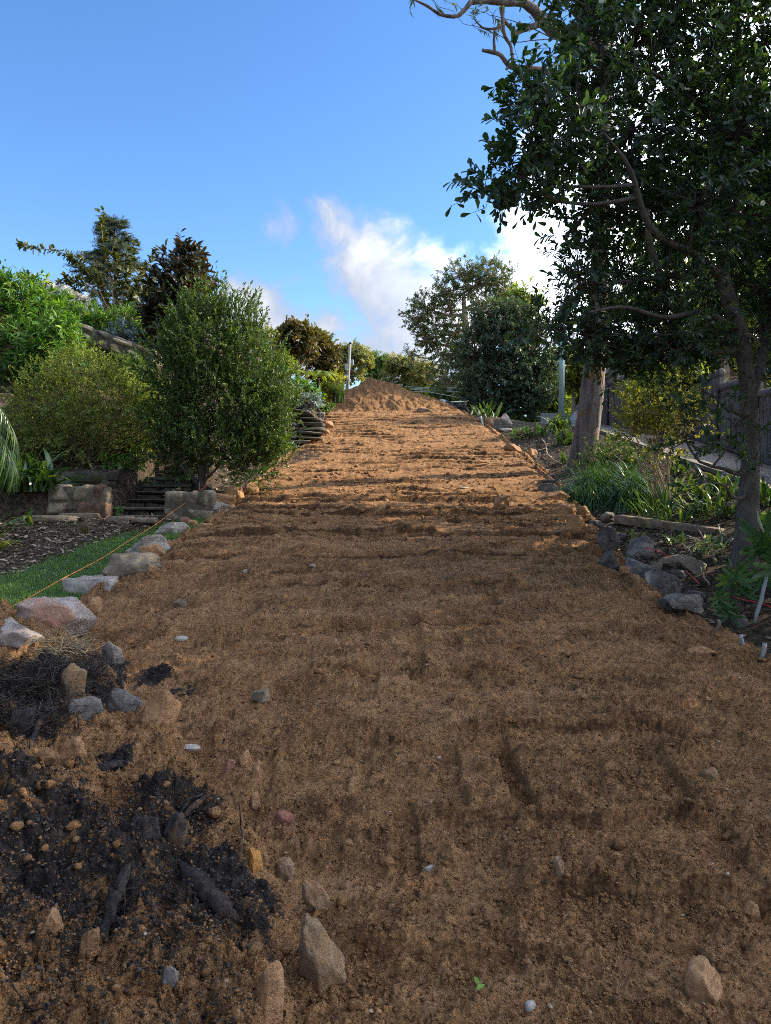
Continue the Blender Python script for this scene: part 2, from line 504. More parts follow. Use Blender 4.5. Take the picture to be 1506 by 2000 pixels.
M = {}
M['soil'] = soil_mat(); M['ground'] = ground_mat()
M['clod'] = stone_mat('soil_clod', SOIL_A, SOIL_B, (.40, .21, .09), 9, None, .6, .012)
M['humus_clod'] = stone_mat('black_soil_clod', (.016, .013, .012), (.045, .036, .03), (.16, .085, .035), 9, None, .62, .012)
M['grey_stone'] = stone_mat('grey_purple_sandstone', (.22, .18, .142), (.38, .325, .265), (.30, .19, .12), 3.4, (.24, .13, .058, .60), .60)
M['pink_stone'] = stone_mat('pink_iron_stained_sandstone', (.23, .18, .145), (.37, .315, .26), (.33, .18, .11), 2.6, (.24, .13, .058, .60), .50)
M['tan_stone'] = stone_mat('tan_sandstone', (.15, .112, .072), (.25, .195, .13), (.10, .08, .055), 4.0, None, .55)
M['dark_stone'] = stone_mat('dark_lichened_stone', (.055, .046, .038), (.165, .145, .122), (.36, .325, .275), 4.2, None, .60)
M['bluegrey_stone'] = stone_mat('blue_grey_stone', (.10, .09, .078), (.25, .225, .195), (.40, .36, .30), 4.6, None, .60)
M['soiled_stone'] = stone_mat('soil_coated_stone', (.24, .125, .054), (.36, .198, .092), (.40, .235, .125), 4.5, None, .58)
M['pale_stone'] = stone_mat('pale_stone_with_white_face', (.19, .118, .062), (.27, .178, .10), (.48, .42, .36), 7, (.22, .12, .055, .48), .64, .012)
M['orange_stone'] = stone_mat('orange_ochre_stone', (.30, .125, .03), (.40, .19, .05), (.26, .07, .03), 9, (.22, .115, .05, .54), .55, .01)
M['red_stone'] = stone_mat('red_pink_stone', (.22, .085, .055), (.29, .14, .095), (.33, .22, .16), 9, (.22, .115, .05, .50), .6, .008)
M['wall_stone'] = stone_mat('garden_wall_sandstone', (.15, .12, .076), (.31, .255, .17), (.09, .085, .046), 5.0, None, .56)
M['red_wall_stone'] = stone_mat('reddish_wall_sandstone', (.10, .055, .036), (.17, .10, .066), (.07, .05, .036), 5.0, None, .58)
M['mossy_stone'] = stone_mat('mossy_step_stone', (.045, .04, .028), (.115, .10, .07), (.07, .085, .028), 4.0, None, .56)
M['mortar'] = flat_mat('wall_mortar', (.11, .09, .06), .95, 0, .35, 14, .01)
M['gold_wall'] = stone_mat('pale_gold_sandstone', (.38, .275, .155), (.56, .43, .27), (.24, .16, .09), 4, None, .56)
M['white_chip'] = stone_mat('white_plaster', (.26, .22, .18), (.38, .34, .29), (.30, .18, .09), 12, None, .58, .004)
M['root'] = bark_mat('soiled_root', (.014, .011, .009), (.042, .033, .027), (.11, .062, .032), 26, .3, .03)
M['gum_bark'] = bark_mat('grey_pink_gum_bark', (.075, .062, .054), (.195, .16, .14), (.22, .11, .055), 9, .10, .06)
M['grey_bark'] = bark_mat('grey_lichened_bark', (.060, .050, .040), (.105, .09, .073), (.085, .078, .052), 14, .4, .015)
M['dark_bark'] = bark_mat('dark_bark', (.035, .028, .022), (.085, .068, .052), (.06, .05, .035), 12, .3, .008)
M['pale_bark'] = bark_mat('pale_stem_bark', (.26, .19, .12), (.40, .31, .20), (.20, .15, .10), 12, .3, .006)
M['brown_bark'] = bark_mat('brown_stem_bark', (.10, .065, .04), (.20, .14, .09), (.12, .09, .06), 12, .3, .006)
M['olive_bark'] = bark_mat('olive_stem_bark', (.07, .06, .03), (.14, .125, .06), (.10, .09, .04), 12, .3, .004)
M['timber'] = bark_mat('weathered_timber', (.12, .085, .055), (.24, .175, .115), (.15, .12, .09), 9, 1.0, .006)


# ------------------------------------------------------------------ terrain (heights are relative to the eye, E is added when built)
def R(y):
    return np.interp(y, [0, 2.05, 5.3, 8.5, 10, 11.9, 14, 16, 20, 23.8, 26, 30, 40, 60, 400],
                     [-1.62, -1.5, -1.04, -.55, -.32, 0, .37, .78, 1.66, 2.45, 2.68, 2.72, 2.4, 1.6, -2])


def XL(y):
    return np.interp(y, [0, 5.3, 7, 10, 12, 16, 18, 24, 30], [-3.2, -2.5, -2.45, -2.22, -2.25, -2.1, -1.9, -2.05, -2.3])


def XR(y):
    return np.interp(y, [0, 4.8, 6.4, 8, 10, 12, 16, 21.5, 26, 30], [2.75, 2.5, 2.15, 2.4, 2.7, 2.85, 2.95, 2.75, 2.3, 2.0])


def DRV(y):
    return np.interp(y, [-5, 0, 6, 9.5, 18, 26, 40, 60], [-2.2, -1.75, -.75, -.1, 1.4, 2.25, 2.4, 1.6])


def drive_z(x, y):
    return DRV(y) - .16 * np.clip(x - 5.1, 0, 4) * np.clip((28 - y) / 13, 0, 1)


def GZ(x, y):
    """the garden, lawn and far ground beside and beyond the dirt"""
    x = np.asarray(x, float); y = np.asarray(y, float)
    r = R(y)
    # left
    lawn = r - .1
    hill = np.maximum(r - .03, .25 * sm(-2.6, -3.3, x) + (r - .03) * (1 - sm(-2.6, -3.3, x)))
    hill = hill + sm(11.4, 14.2, y) * np.minimum(2.7, .78 * np.maximum(0, -2.5 - x)) * (1 - sm(30, 60, y))
    hill = hill + .50 * sm(18.5, 21.5, y) * sm(-1.75, -2.5, x) * (1 - sm(30, 40, y))
    terr = np.where(x < -3.0, -.06, lawn + .06)
    left = np.where(y < 9.98, lawn, np.where(y < 11.32, terr, hill))
    stairs = (np.abs(x + 3.5) < .46) & (y > 9.9) & (y < 12.5)
    left = np.where(stairs, -.85 + .36 * np.maximum(y - 9.9, 0), left)
    # right
    edge = r - .14 - .22 * sm(7.6, 6.2, y)
    dz = drive_z(x, y)
    f = np.clip((x - 2.6) / 2.5, 0, 1)
    right = edge + (DRV(y) - edge) * f * f * (1.6 - .6 * f)
    right = np.where(x > 5.1, dz, right)
    right = right + .5 * sm(8.6, 14, x) * sm(8, 20, y)
    z = np.where(x < 0, left, right)
    bump_ = .035 * fbm(x * 1.3, y * 1.3, 3, 5) + .012 * fbm(x * 6, y * 6, 3, 8)
    on_drive = (x > 5.0) & (x < 7.7)
    z = z + np.where(on_drive, -.02, bump_)
    xl, xr = XL(y), XR(y)
    inside = sm(0, .25, x - xl) * sm(0, .25, xr - x) * (y < 29)
    return z - .55 * inside


HEAP_X = lambda y: np.interp(y, [0, 1.5, 2.2, 2.7, 3.2, 3.8, 4.4, 5.0, 5.4, 6], [.0, -.12, -.24, -.36, -.72, -1.15, -1.62, -2.05, -2.6, -3.6])


def heap_d(x, y):
    return HEAP_X(y) - x + .10 * fbm(x * 3.1, y * 3.1, 3, 21)


def mound_d(x, y):
    rx = np.where(x < -.55, 2.2, 3.5)
    d = np.sqrt(((x + .55) / rx) ** 2 + ((y - 25.3) / 2.1) ** 2)
    return d + .10 * fbm(x * 1.1 + 3, y * 1.1, 3, 31) + .05 * fbm(x * 4, y * 4, 2, 33)


def DZ_macro(x, y):
    h = R(y) + .03 * fbm(x * .8, y * .8, 2, 2)
    d = heap_d(x, y)
    h = h + .10 * sm(0, .16, d) + .17 * sm(.7, 1.9, d) + .05 * sm(.1, .5, d) * fbm(x * 4.5, y * 4.5, 2, 43) + .30 * sm(.05, 1.3, d) * (.75 + .75 * fbm(x * 1.9, y * 1.9, 2, 41))
    m = np.clip(1 - mound_d(x, y), 0, 1)
    h = h + 1.12 * m ** 1.08 * (.55 + .45 * sm(0, .3, m))
    xl, xr = XL(y) + .09 * fbm(x * .3, y * 2.3, 3, 51), XR(y) + .05 * fbm(x * .3, y * 1.6, 3, 55)
    o = np.maximum(np.maximum(xl - x, x - xr), 0)
    o = np.where((y < 5.6) & (x < 0), 0, o)
    h = h - .75 * np.minimum(o, 1.0) - .06 * sm(.25, 0, np.minimum(x - xl, xr - x)) * (o <= 0) * sm(5, 6, y)
    h = h - 2.0 * sm(28.2, 30, y)
    return h


def ROUGH(x, y):
    return np.clip(.30 + .45 * sm(-.30, .30, fbm(x * 1.9, y * 2.6, 3, 91)) + .40 * sm(.0, .35, fbm(x * 5.5, y * 7.5, 3, 191)) - .35 * sm(.15, .4, fbm(x * 1.1, y * 3.2, 3, 291)), 0, 1)


def DZ(x, y, out=None):
    """the churned soil: blade ledges, wheel and bucket marks, lumps of all sizes"""
    x = np.asarray(x, float); y = np.asarray(y, float)
    h = DZ_macro(x, y)
    d = heap_d(x, y); hp = sm(-.02, .2, d); md = sm(1.0, .8, mound_d(x, y)); flat = (1 - hp) * (1 - md)
    # ledges left by the blade, facing down the slope
    wob = .20 * perlin(x * .55, y * .5, 3) + .035 * fbm(x * 3, y * 3, 2, 6)
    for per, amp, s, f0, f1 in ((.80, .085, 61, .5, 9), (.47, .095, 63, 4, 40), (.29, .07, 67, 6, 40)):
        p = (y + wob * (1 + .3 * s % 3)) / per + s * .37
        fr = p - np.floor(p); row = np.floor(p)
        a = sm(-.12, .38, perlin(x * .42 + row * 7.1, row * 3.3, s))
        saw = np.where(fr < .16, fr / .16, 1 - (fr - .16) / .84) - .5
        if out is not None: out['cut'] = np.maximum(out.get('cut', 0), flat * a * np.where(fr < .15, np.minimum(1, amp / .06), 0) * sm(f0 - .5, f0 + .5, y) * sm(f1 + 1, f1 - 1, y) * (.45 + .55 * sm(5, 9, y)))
        h = h + flat * (amp - .45 * amp * sm(9, 5, y)) * a * saw * sm(f0 - .5, f0 + .5, y) * sm(f1 + 1, f1 - 1, y)
    # streaks dragged across the slope higher up, grooves running down it nearby
    h = h + flat * sm(5, 10, y) * .030 * fbm(x * .9, y * 6.0, 3, 71)
    near = sm(7.5, 4.5, y)
    g = perlin(x * 7.5 + .6 * perlin(x, y * 2, 75), y * .9, 73); gm = sm(0, .3, perlin(x * .9, y * .8, 77))
    h = h - flat * near * gm * .035 * sm(.12, .42, g)
    # bucket prints: two rectangles pressed into the near slope
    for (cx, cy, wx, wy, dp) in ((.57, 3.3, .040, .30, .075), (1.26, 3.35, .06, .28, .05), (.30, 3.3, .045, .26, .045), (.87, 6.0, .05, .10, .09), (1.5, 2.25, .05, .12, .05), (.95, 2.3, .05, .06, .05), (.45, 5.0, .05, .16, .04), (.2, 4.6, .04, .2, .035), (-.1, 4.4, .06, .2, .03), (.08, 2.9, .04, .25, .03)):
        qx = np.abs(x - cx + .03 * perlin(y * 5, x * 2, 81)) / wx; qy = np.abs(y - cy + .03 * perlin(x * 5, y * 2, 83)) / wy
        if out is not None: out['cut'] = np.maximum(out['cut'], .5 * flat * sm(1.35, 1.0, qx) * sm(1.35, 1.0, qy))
        h = h - flat * dp * sm(1.25, .85, qx) * sm(1.25, .85, qy)
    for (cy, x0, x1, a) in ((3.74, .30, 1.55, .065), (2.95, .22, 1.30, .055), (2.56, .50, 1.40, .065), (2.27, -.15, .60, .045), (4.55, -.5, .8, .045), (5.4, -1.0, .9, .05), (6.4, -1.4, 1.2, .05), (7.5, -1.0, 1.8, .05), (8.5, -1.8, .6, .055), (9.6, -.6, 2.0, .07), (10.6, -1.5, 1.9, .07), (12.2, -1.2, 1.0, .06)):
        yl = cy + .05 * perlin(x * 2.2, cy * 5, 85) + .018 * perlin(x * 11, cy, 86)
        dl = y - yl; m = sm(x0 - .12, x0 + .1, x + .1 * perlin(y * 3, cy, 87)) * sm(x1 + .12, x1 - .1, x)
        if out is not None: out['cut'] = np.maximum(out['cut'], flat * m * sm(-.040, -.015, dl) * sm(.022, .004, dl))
        h = h + flat * a * m * sm(-.034, .022, dl) * np.exp(-np.maximum(dl, 0) / .30) - flat * .35 * a * m * np.exp(-(dl / .05) ** 2) * (dl < 0)
    # crumb
    rough = np.maximum(ROUGH(x, y), np.maximum(hp, .9 * md))
    wx = x + .025 * perlin(x * 22, y * 22, 93) + .012 * perlin(x * 55, y * 55, 94); wy = y + .025 * perlin(x * 22, y * 22, 95) + .012 * perlin(x * 55, y * 55, 96)
    h = h + .018 * fbm(x * 5, y * 5, 3, 97) * (1 + hp)
    k = (.12 + .88 * rough) * (1 + .25 * hp) * (1 - .42 * sm(7, 10, y) * (1 - md))
    h = h + k * (.68 * clods(wx, wy, .095, 3, .5) + .80 * clods(wx, wy, .045, 7, .7))
    h = h + .32 * (1 - .4 * sm(7, 10, y) * (1 - md)) * rough * clods(wx, wy, .20, 13, .30 + .3 * hp + .35 * md)
    h = h + (.35 + .65 * rough) * .85 * clods(wx, wy, .020, 17, .8) * sm(10, 6, y)
    h = h + .012 * fbm(x * 40, y * 40, 2, 99) * sm(10, 6, y)
    h = h - (.2 + .8 * rough) * (.55 * clods(wx + .31, wy, .055, 23, .45) + .6 * clods(wx, wy + .47, .026, 29, .6) * sm(10, 6, y))
    return h


def hit(u, v, f=None, y0=1.2, y1=60.0):
    """where the sight line through photo pixel (u, v) meets the ground"""
    ys = np.concatenate([np.arange(y0, 12, .01), np.arange(12, y1, .04)])
    xs = (u - U0) / F * ys; zs = (V0 - v) / F * ys
    g = (f or ZALL)(xs, ys)
    k = np.nonzero(zs <= g)[0]
    i = k[0] if len(k) else len(ys) - 1
    return np.array([xs[i], ys[i], E + g[i]])


def ZALL(x, y):
    x = np.asarray(x, float); y = np.asarray(y, float)
    ins = ((x > XL(y) - .4) | (y < 5.3)) & (x < XR(y) + .4) & (y < 30)
    return np.maximum(GZ(x, y), np.where(ins, DZ_macro(x, y), -9))


def ground_at(x, y, f=None):
    return np.array([x, y, E + float((f or ZALL)(np.array([x]), np.array([y]))[0])])


# far and near garden ground: one sheet, fine in the middle and coarse towards the horizon
def grid(xs, ys, zf):
    X, Y = np.meshgrid(xs, ys); Z = zf(X, Y) + E
    V = np.stack([X, Y, Z], -1).reshape(-1, 3); n, m = X.shape
    i = (np.arange(n - 1)[:, None] * m + np.arange(m - 1)[None]).ravel()
    return V, np.stack([i, i + 1, i + m + 1, i + m], -1)


gx = np.concatenate([[-600, -250, -120, -60, -35, -22, -16], np.arange(-12, 12.01, .11), [16, 22, 35, 60, 120, 250, 600]])
gy = np.concatenate([[-300, -80, -30, -12, -5, -2], np.arange(0, 30.01, .11), [33, 37, 42, 50, 60, 80, 120, 200, 400, 900]])
V, Q = grid(gx, gy, GZ)
g = Geo().add(V, Q)
prop(mk('ground', g, M['ground'], origin=(0, 0, 0)), 'brown leaf littered garden earth on both sides of the slope', kind='structure')

# the dirt slope, its spoil heap and its mound: one soil surface, split where each begins
def dirt_rows(ys, nc, lo=None):
    s = np.linspace(-1, 1, nc)
    Y = np.repeat(np.asarray(ys)[:, None], nc, 1)
    lim_l = np.where(ys < 5.3, -3.4, XL(ys) - .65); lim_r = XR(ys) + .6
    half = np.minimum(3.3, .62 * ys + .1)
    a = np.maximum(-half, lim_l)[:, None]; b = np.minimum(half, lim_r)[:, None]
    t = np.abs(s)[None]
    core = (a + b) / 2 + (b - a) / 2 * (s[None] / .93)
    X = np.where(t <= .93, core, np.where(s[None] < 0, a + (lim_l[:, None] - a) * (t - .93) / .07, b + (lim_r[:, None] - b) * (t - .93) / .07))
    return X, Y


ys = list(np.arange(.1, 1.4, .03)) + [1.4]
while ys[-1] < 9.0: ys.append(ys[-1] + min(.042, ys[-1] ** 2 * .00118))
ysn = np.array(ys)
ysf = np.arange(9.0 - .02, 30.0, .036)
g = Geo(); CUT_SHADE = []
for yy, nc in ((ysn, 620), (ysf, 290)):
    X, Y = dirt_rows(yy, nc); o_ = {}; Z = DZ(X, Y, o_); CUT_SHADE.append((o_['cut'] * (.62 + .38 * sm(4, 10, Y)) * (.66 + .34 * sm(-.25, .2, fbm(X * 4, Y * 7, 3, 211)))).ravel())
    if yy is ysf: Z[0] -= .02
    n, m = X.shape
    i = (np.arange(n - 1)[:, None] * m + np.arange(m - 1)[None]).ravel()
    g.add(np.stack([X, Y, Z + E], -1).reshape(-1, 3), np.stack([i, i + 1, i + m + 1, i + m], -1))
CUT_SHADE = np.concatenate(CUT_SHADE); VD = np.concatenate(g.V); FD = np.concatenate(g.F[4])
heapm = heap_d(VD[:, 0], VD[:, 1]); moundm = mound_d(VD[:, 0], VD[:, 1])
# black topsoil lies in the spoil heap, with a few scraps on the slope
HUM = [(180, 1640, .55, .9), (330, 1560, .30, .85), (90, 1560, .4, .8), (420, 1740, .28, .95), (250, 1760, .32, .9), (60, 1330, .55, 1.0), (170, 1290, .35, 1.0), (210, 1360, .25, .95),
       (300, 1325, .17, .95), (360, 1350, .12, .7), (60, 1420, .3, .8), (220, 1490, .12, 1.0), (330, 1880, .3, .6), (80, 1800, .35, .75), (470, 1830, .2, .75), (170, 1920, .4, .5), (20, 1980, .3, .5), (400, 1960, .25, .5), (600, 890, .5, .8), (570, 900, .4, .8)]
humus = np.zeros(len(VD))
for (u, v, r, wt) in HUM:
    p = hit(u, v, lambda x, y: DZ_macro(x, y))
    d = np.hypot((VD[:, 0] - p[0]), (VD[:, 1] - p[1]) * (1.0 if v > 1000 else .6))
    humus = np.maximum(humus, wt * (1 - sm(.35 * r, 1.15 * r, d)))
fc_h = heapm[FD].mean(1) > 0.0; fc_m = (moundm[FD].mean(1) < .97) & ~fc_h


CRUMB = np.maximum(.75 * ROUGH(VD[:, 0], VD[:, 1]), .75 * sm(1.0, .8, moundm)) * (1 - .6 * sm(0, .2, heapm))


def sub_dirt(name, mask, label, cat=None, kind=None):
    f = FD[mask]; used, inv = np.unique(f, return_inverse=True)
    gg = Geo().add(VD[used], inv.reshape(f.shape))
    o = mk(name, gg, M['soil'], attrs={'humus': humus[used], 'crumb': CRUMB[used], 'cut': CUT_SHADE[used]}, origin=(0, 0, 0))
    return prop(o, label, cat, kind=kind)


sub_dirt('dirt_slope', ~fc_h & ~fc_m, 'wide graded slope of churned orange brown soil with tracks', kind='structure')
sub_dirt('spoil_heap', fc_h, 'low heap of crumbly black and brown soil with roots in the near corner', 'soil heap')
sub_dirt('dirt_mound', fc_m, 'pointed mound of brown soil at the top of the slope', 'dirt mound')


def DTOP(x, y):
    return np.maximum(DZ(x, y), GZ(x, y))


# ------------------------------------------------------------------ stones, walls, steps
_cube = {}


def cubesphere(n):
    if n in _cube: return _cube[n]
    pts = {}; V = []; Q = []
    def vid(p):
        k = tuple(np.round(p, 5))
        if k not in pts: pts[k] = len(V); V.append(p)
        return pts[k]
    lin = np.tan(np.linspace(-1, 1, n) * math.pi / 4)
    for ax in range(3):
        for sg in (-1, 1):
            for i in range(n - 1):
                for j in range(n - 1):
                    q = []
                    for (a, b) in ((i, j), (i + 1, j), (i + 1, j + 1), (i, j + 1)):
                        p = [0, 0, 0]; p[ax] = sg; p[(ax + 1) % 3] = lin[a] * sg; p[(ax + 2) % 3] = lin[b]
                        q.append(vid(np.array(p, float)))
                    Q.append(q)
    _cube[n] = (np.array(V), np.array(Q)); return _cube[n]


def stone(size, seed, p=3.2, rough=.10, n=9, cuts=5, fine=.03):
    """an irregular stone: rounded block, a few broken planes, lumps and pits"""
    r = random.Random(seed)
    V, Q = cubesphere(n)
    V = V / (np.abs(V) ** p).sum(1, keepdims=True) ** (1 / p)
    for _ in range(cuts):
        nn = nrm(np.array([r.gauss(0, 1), r.gauss(0, 1), r.gauss(0, .8)])); c = r.uniform(.52, .84)
        d = V @ nn - c * np.abs(nn).sum() ** .25
        V = V - np.maximum(d, 0)[:, None] * nn * .97
    o = Vector((r.uniform(-50, 50), r.uniform(-50, 50), r.uniform(-50, 50)))
    k = np.array([mnoise.fractal(Vector(v) * 1.5 + o, 1.0, 2.0, 3) for v in V])
    k2 = np.array([mnoise.fractal(Vector(v) * 5.5 + o, 1.0, 2.0, 3) for v in V])
    k3 = np.array([mnoise.noise(Vector(v) * 15 + o) for v in V]) if n > 9 else 0
    V = V * (1 + rough * k + fine * k2 + fine * .45 * k3)[:, None]
    return V * np.asarray(size) / 2, Q


def rot(V, yaw=0, tilt=0, roll=0):
    Mx = np.array(Matrix.Rotation(yaw, 3, 'Z') @ Matrix.Rotation(tilt, 3, 'Y') @ Matrix.Rotation(roll, 3, 'X'))
    return V @ Mx.T


def place(name, label, cat, u, vb, wpx, hpx, mat, dr=.8, yaw=0, tilt=0, roll=0, sink=.25, p=3.2, rough=.10, cuts=5, n=10, group=None, seed=None, y=None, f=None):
    """a stone whose visible outline is wpx by hpx, standing at pixel (u, vb)"""
    b = hit(u, vb, f) if y is None else at(u, vb, y)
    s = b[1] / F; sx = wpx * s; vis = hpx * s; sz = vis / (1 - sink)
    V, Q = stone((sx, sx * dr, sz), seed or int(u * 7 + vb), p, rough, n, cuts)
    V = rot(V, yaw, tilt, roll)
    top = V[:, 2].max()
    V = V + np.array([b[0], b[1] + sx * dr * .35, b[2] + vis - top])
    o = mk(name, Geo().add(V, Q), M[mat])
    return prop(o, label, cat, group)


BG = 'boulders edging the lawn'
for a in (
    ('boulder', 'grey rounded boulder with pink broken end, cut by the left picture edge', 20, 1262, 118, 52, 'pink_stone', .6, -.35, .1, 0),
    ('boulder', 'large grey boulder with pink and orange broken side, second along the lawn edge', 98, 1228, 118, 62, 'pink_stone', .75, -.35, -.16, 0),
    ('boulder', 'small pink stone wedged in front of the large pink sided boulder', 92, 1236, 46, 32, 'red_stone', .7, .3, .2, 0),
    ('boulder', 'flat grey boulder with brown spots, third along the lawn edge', 166, 1166, 112, 44, 'grey_stone', .7, -.25, -.05, 0),
    ('boulder', 'small flat grey stone between two boulders of the lawn edge', 206, 1131, 44, 16, 'grey_stone', .7, .1, 0, 0),
    ('boulder', 'tan topped boulder in the middle of the lawn edge row', 233, 1124, 100, 46, 'tan_stone', .75, -.25, -.08, 0),
    ('boulder', 'big grey boulder with square end, fifth along the lawn edge', 277, 1090, 108, 52, 'grey_stone', .8, -.25, -.05, 0),
    ('boulder', 'brown soil covered stone at the slope side of the big grey boulder', 296, 1096, 46, 26, 'soiled_stone', .8, .4, 0, 0),
    ('boulder', 'low pale grey boulder near the far end of the lawn', 326, 1044, 66, 28, 'grey_stone', .8, -.3, -.05, 0),
    ('boulder', 'long dark grey layered boulder in front of the short wall by the steps', 391, 1012, 92, 38, 'grey_stone', .7, -.2, -.12, 0),
    ('boulder', 'orange brown soil coated boulder right of the long dark boulder', 433, 985, 44, 26, 'soiled_stone', .9, .2, 0, 0),
    ('boulder', 'blocky orange brown boulder at the foot of the dense dark green tree', 459, 974, 38, 28, 'soiled_stone', .9, -.3, .1, 0),
    ('boulder', 'narrow upright orange brown boulder last before the bare slope', 482, 969, 34, 28, 'soiled_stone', .9, .5, -.1, 0)):
    place(a[0], a[1], 'boulder', a[2], a[3], a[4] * 1.22, a[5] * .84, a[6], a[7], a[8], a[9], a[10], p=4.6, cuts=9, n=19, rough=.15, sink=.45, group=BG)
for a in ((362, 1024, 22, 14, 'red_stone', 'small red brown cobble beside the low pale boulder'), (376, 1030, 20, 13, 'soiled_stone', 'small brown cobble under the long dark layered boulder'),
          (400, 1034, 34, 12, 'soiled_stone', 'flat brown cobble at the foot of the long dark layered boulder')):
    place('cobble', a[5], 'cobble', a[0], a[1], a[2], a[3], a[4], .8, .3, group='cobbles by the lawn edge boulders')

RG = 'rubble rocks along the right edge of the slope'
for a in (
    ('rubble_rock', 'triangular upright dark rock with pale brown broken face in the rubble', 1190, 1082, 46, 50, 'dark_stone', .7, .5, .25, 0, 2.6, 7),
    ('rubble_rock', 'dark flat rock sunk beside the triangular upright rock', 1192, 1112, 44, 36, 'dark_stone', .7, -.5, .3, 0, 3, 6),
    ('rubble_rock', 'tall grey rock with pale lichen at the head of the rubble', 1256, 1092, 50, 46, 'bluegrey_stone', .8, .2, .1, 0, 2.8, 7),
    ('rubble_rock', 'long blue grey rock with a flat top in front of the lichened rock', 1259, 1128, 88, 36, 'bluegrey_stone', .6, -.1, .12, 0, 3, 6),
    ('rubble_rock', 'big blackish rock at the lower end of the rubble', 1305, 1170, 84, 56, 'dark_stone', .75, .2, .12, 0, 3.4, 7),
    ('rubble_rock', 'black soil covered rock low beside the ditch', 1334, 1200, 92, 34, 'dark_stone', .8, .4, .1, 0, 2.8, 5),
    ('rubble_rock', 'brown slab standing half buried at the edge of the slope', 1276, 1180, 46, 26, 'soiled_stone', .5, .2, .1, 0, 3.4, 6),
    ('rubble_rock', 'brown pointed rock half buried in the slope edge beside the long blue grey rock', 1244, 1142, 30, 20, 'soiled_stone', .8, .6, .3, 0, 2.6, 6),
    ('rubble_rock', 'flat pale jagged rock lying behind the blackish rock', 1330, 1108, 70, 22, 'tan_stone', .8, .3, -.1, 0, 2.7, 7),
    ('rubble_rock', 'long tan grey rock sloping beside the pale jagged rock', 1366, 1120, 62, 26, 'tan_stone', .8, -.5, .2, 0, 2.7, 7),
    ('rubble_rock', 'small pink tan rock on the pale jagged rock', 1326, 1096, 14, 12, 'red_stone', .8, -.5, .2, 0, 2.7, 5),
    ('rubble_rock', 'grey rock at the left end of the timber sleeper', 1193, 1020, 32, 20, 'bluegrey_stone', .8, .2, 0, 0, 3, 6),
    ('rubble_rock', 'dark wedge rock below the grey rock by the sleeper', 1166, 1030, 30, 14, 'dark_stone', .8, -.3, .1, 0, 3, 6),
    ('rubble_rock', 'orange brown lump on the slope edge under the dark wedge rock', 1158, 1044, 22, 20, 'soiled_stone', .9, .2, 0, 0, 2.6, 3),
    ('rubble_rock', 'brown rounded rock bulging from the slope edge', 1106, 1016, 44, 32, 'soiled_stone', .9, .2, 0, 0, 2.6, 4),
    ('rubble_rock', 'round brown rock behind the bulging brown rock', 1140, 1010, 26, 22, 'soiled_stone', .9, .2, 0, 0, 2.6, 4),
    ('rubble_rock', 'orange brown crumbling bank rock below the round brown rock', 1128, 1046, 42, 42, 'soiled_stone', .9, .4, 0, 0, 2.6, 4),
    ('rubble_rock', 'flat orange grey rock on the slope edge near the gum tree', 1092, 978, 46, 20, 'soiled_stone', .9, .1, .1, 0, 3.2, 5),
    ('rubble_rock', 'dark layered rock beside the flat orange grey rock', 1077, 962, 42, 18, 'dark_stone', .9, .1, 0, 0, 3.6, 5),
    ('rubble_rock', 'thin dark slab on top of the layered rock at the slope edge', 1070, 945, 32, 9, 'dark_stone', .9, .1, 0, 0, 4, 4),
    ('rubble_rock', 'orange rock lying beside the slope under the grey fallen branch', 1043, 894, 26, 18, 'soiled_stone', .9, .3, .2, 0, 2.6, 6),
    ('rubble_rock', 'tan boulder at the slope edge in the sun', 1003, 886, 34, 20, 'soiled_stone', .9, .3, 0, 0, 3, 5),
    ('rubble_rock', 'pale rock poking out of the black ditch by the fan palms', 1451, 1226, 34, 24, 'bluegrey_stone', .9, .2, .2, 0, 3, 6),
    ('rubble_rock', 'brown flat rock half buried in the slope close to the ditch', 1372, 1284, 60, 20, 'soiled_stone', .6, .3, .1, 0, 2.8, 5)):
    place(a[0], a[1], 'rock', *a[2:6], a[6], a[7], a[8], a[9], a[10], p=a[11] + .8, cuts=a[12] + 5, n=17, rough=.15, group=RG)
place('standing_rock', 'grey pointed rock leaning at the top right edge of the slope', 'rock', 986, 838, 30, 31, 'bluegrey_stone', .6, .1, .5, 0, p=2.6, cuts=7, n=11)
place('edge_rock', 'round red brown rock beside the leaning pointed rock', 'rock', 955, 832, 20, 17, 'soiled_stone', .9, .1, 0, 0, p=2.5)
place('edge_rock', 'flat grey stone lying in front of the leaning pointed rock', 'rock', 988, 844, 30, 8, 'grey_stone', .9, .1, 0, 0, p=3)
place('mound_rock', 'large tan rock half buried on the right flank of the mound', 'rock', 831, 806, 30, 11, 'tan_stone', .7, .25, .1, 0, p=2.8, cuts=7, n=11, f=DZ_macro)
place('mound_rock', 'small brown rock at the lower right foot of the mound', 'rock', 862, 793, 16, 8, 'soiled_stone', .8, .25, .1, 0, p=2.8, f=DZ_macro)

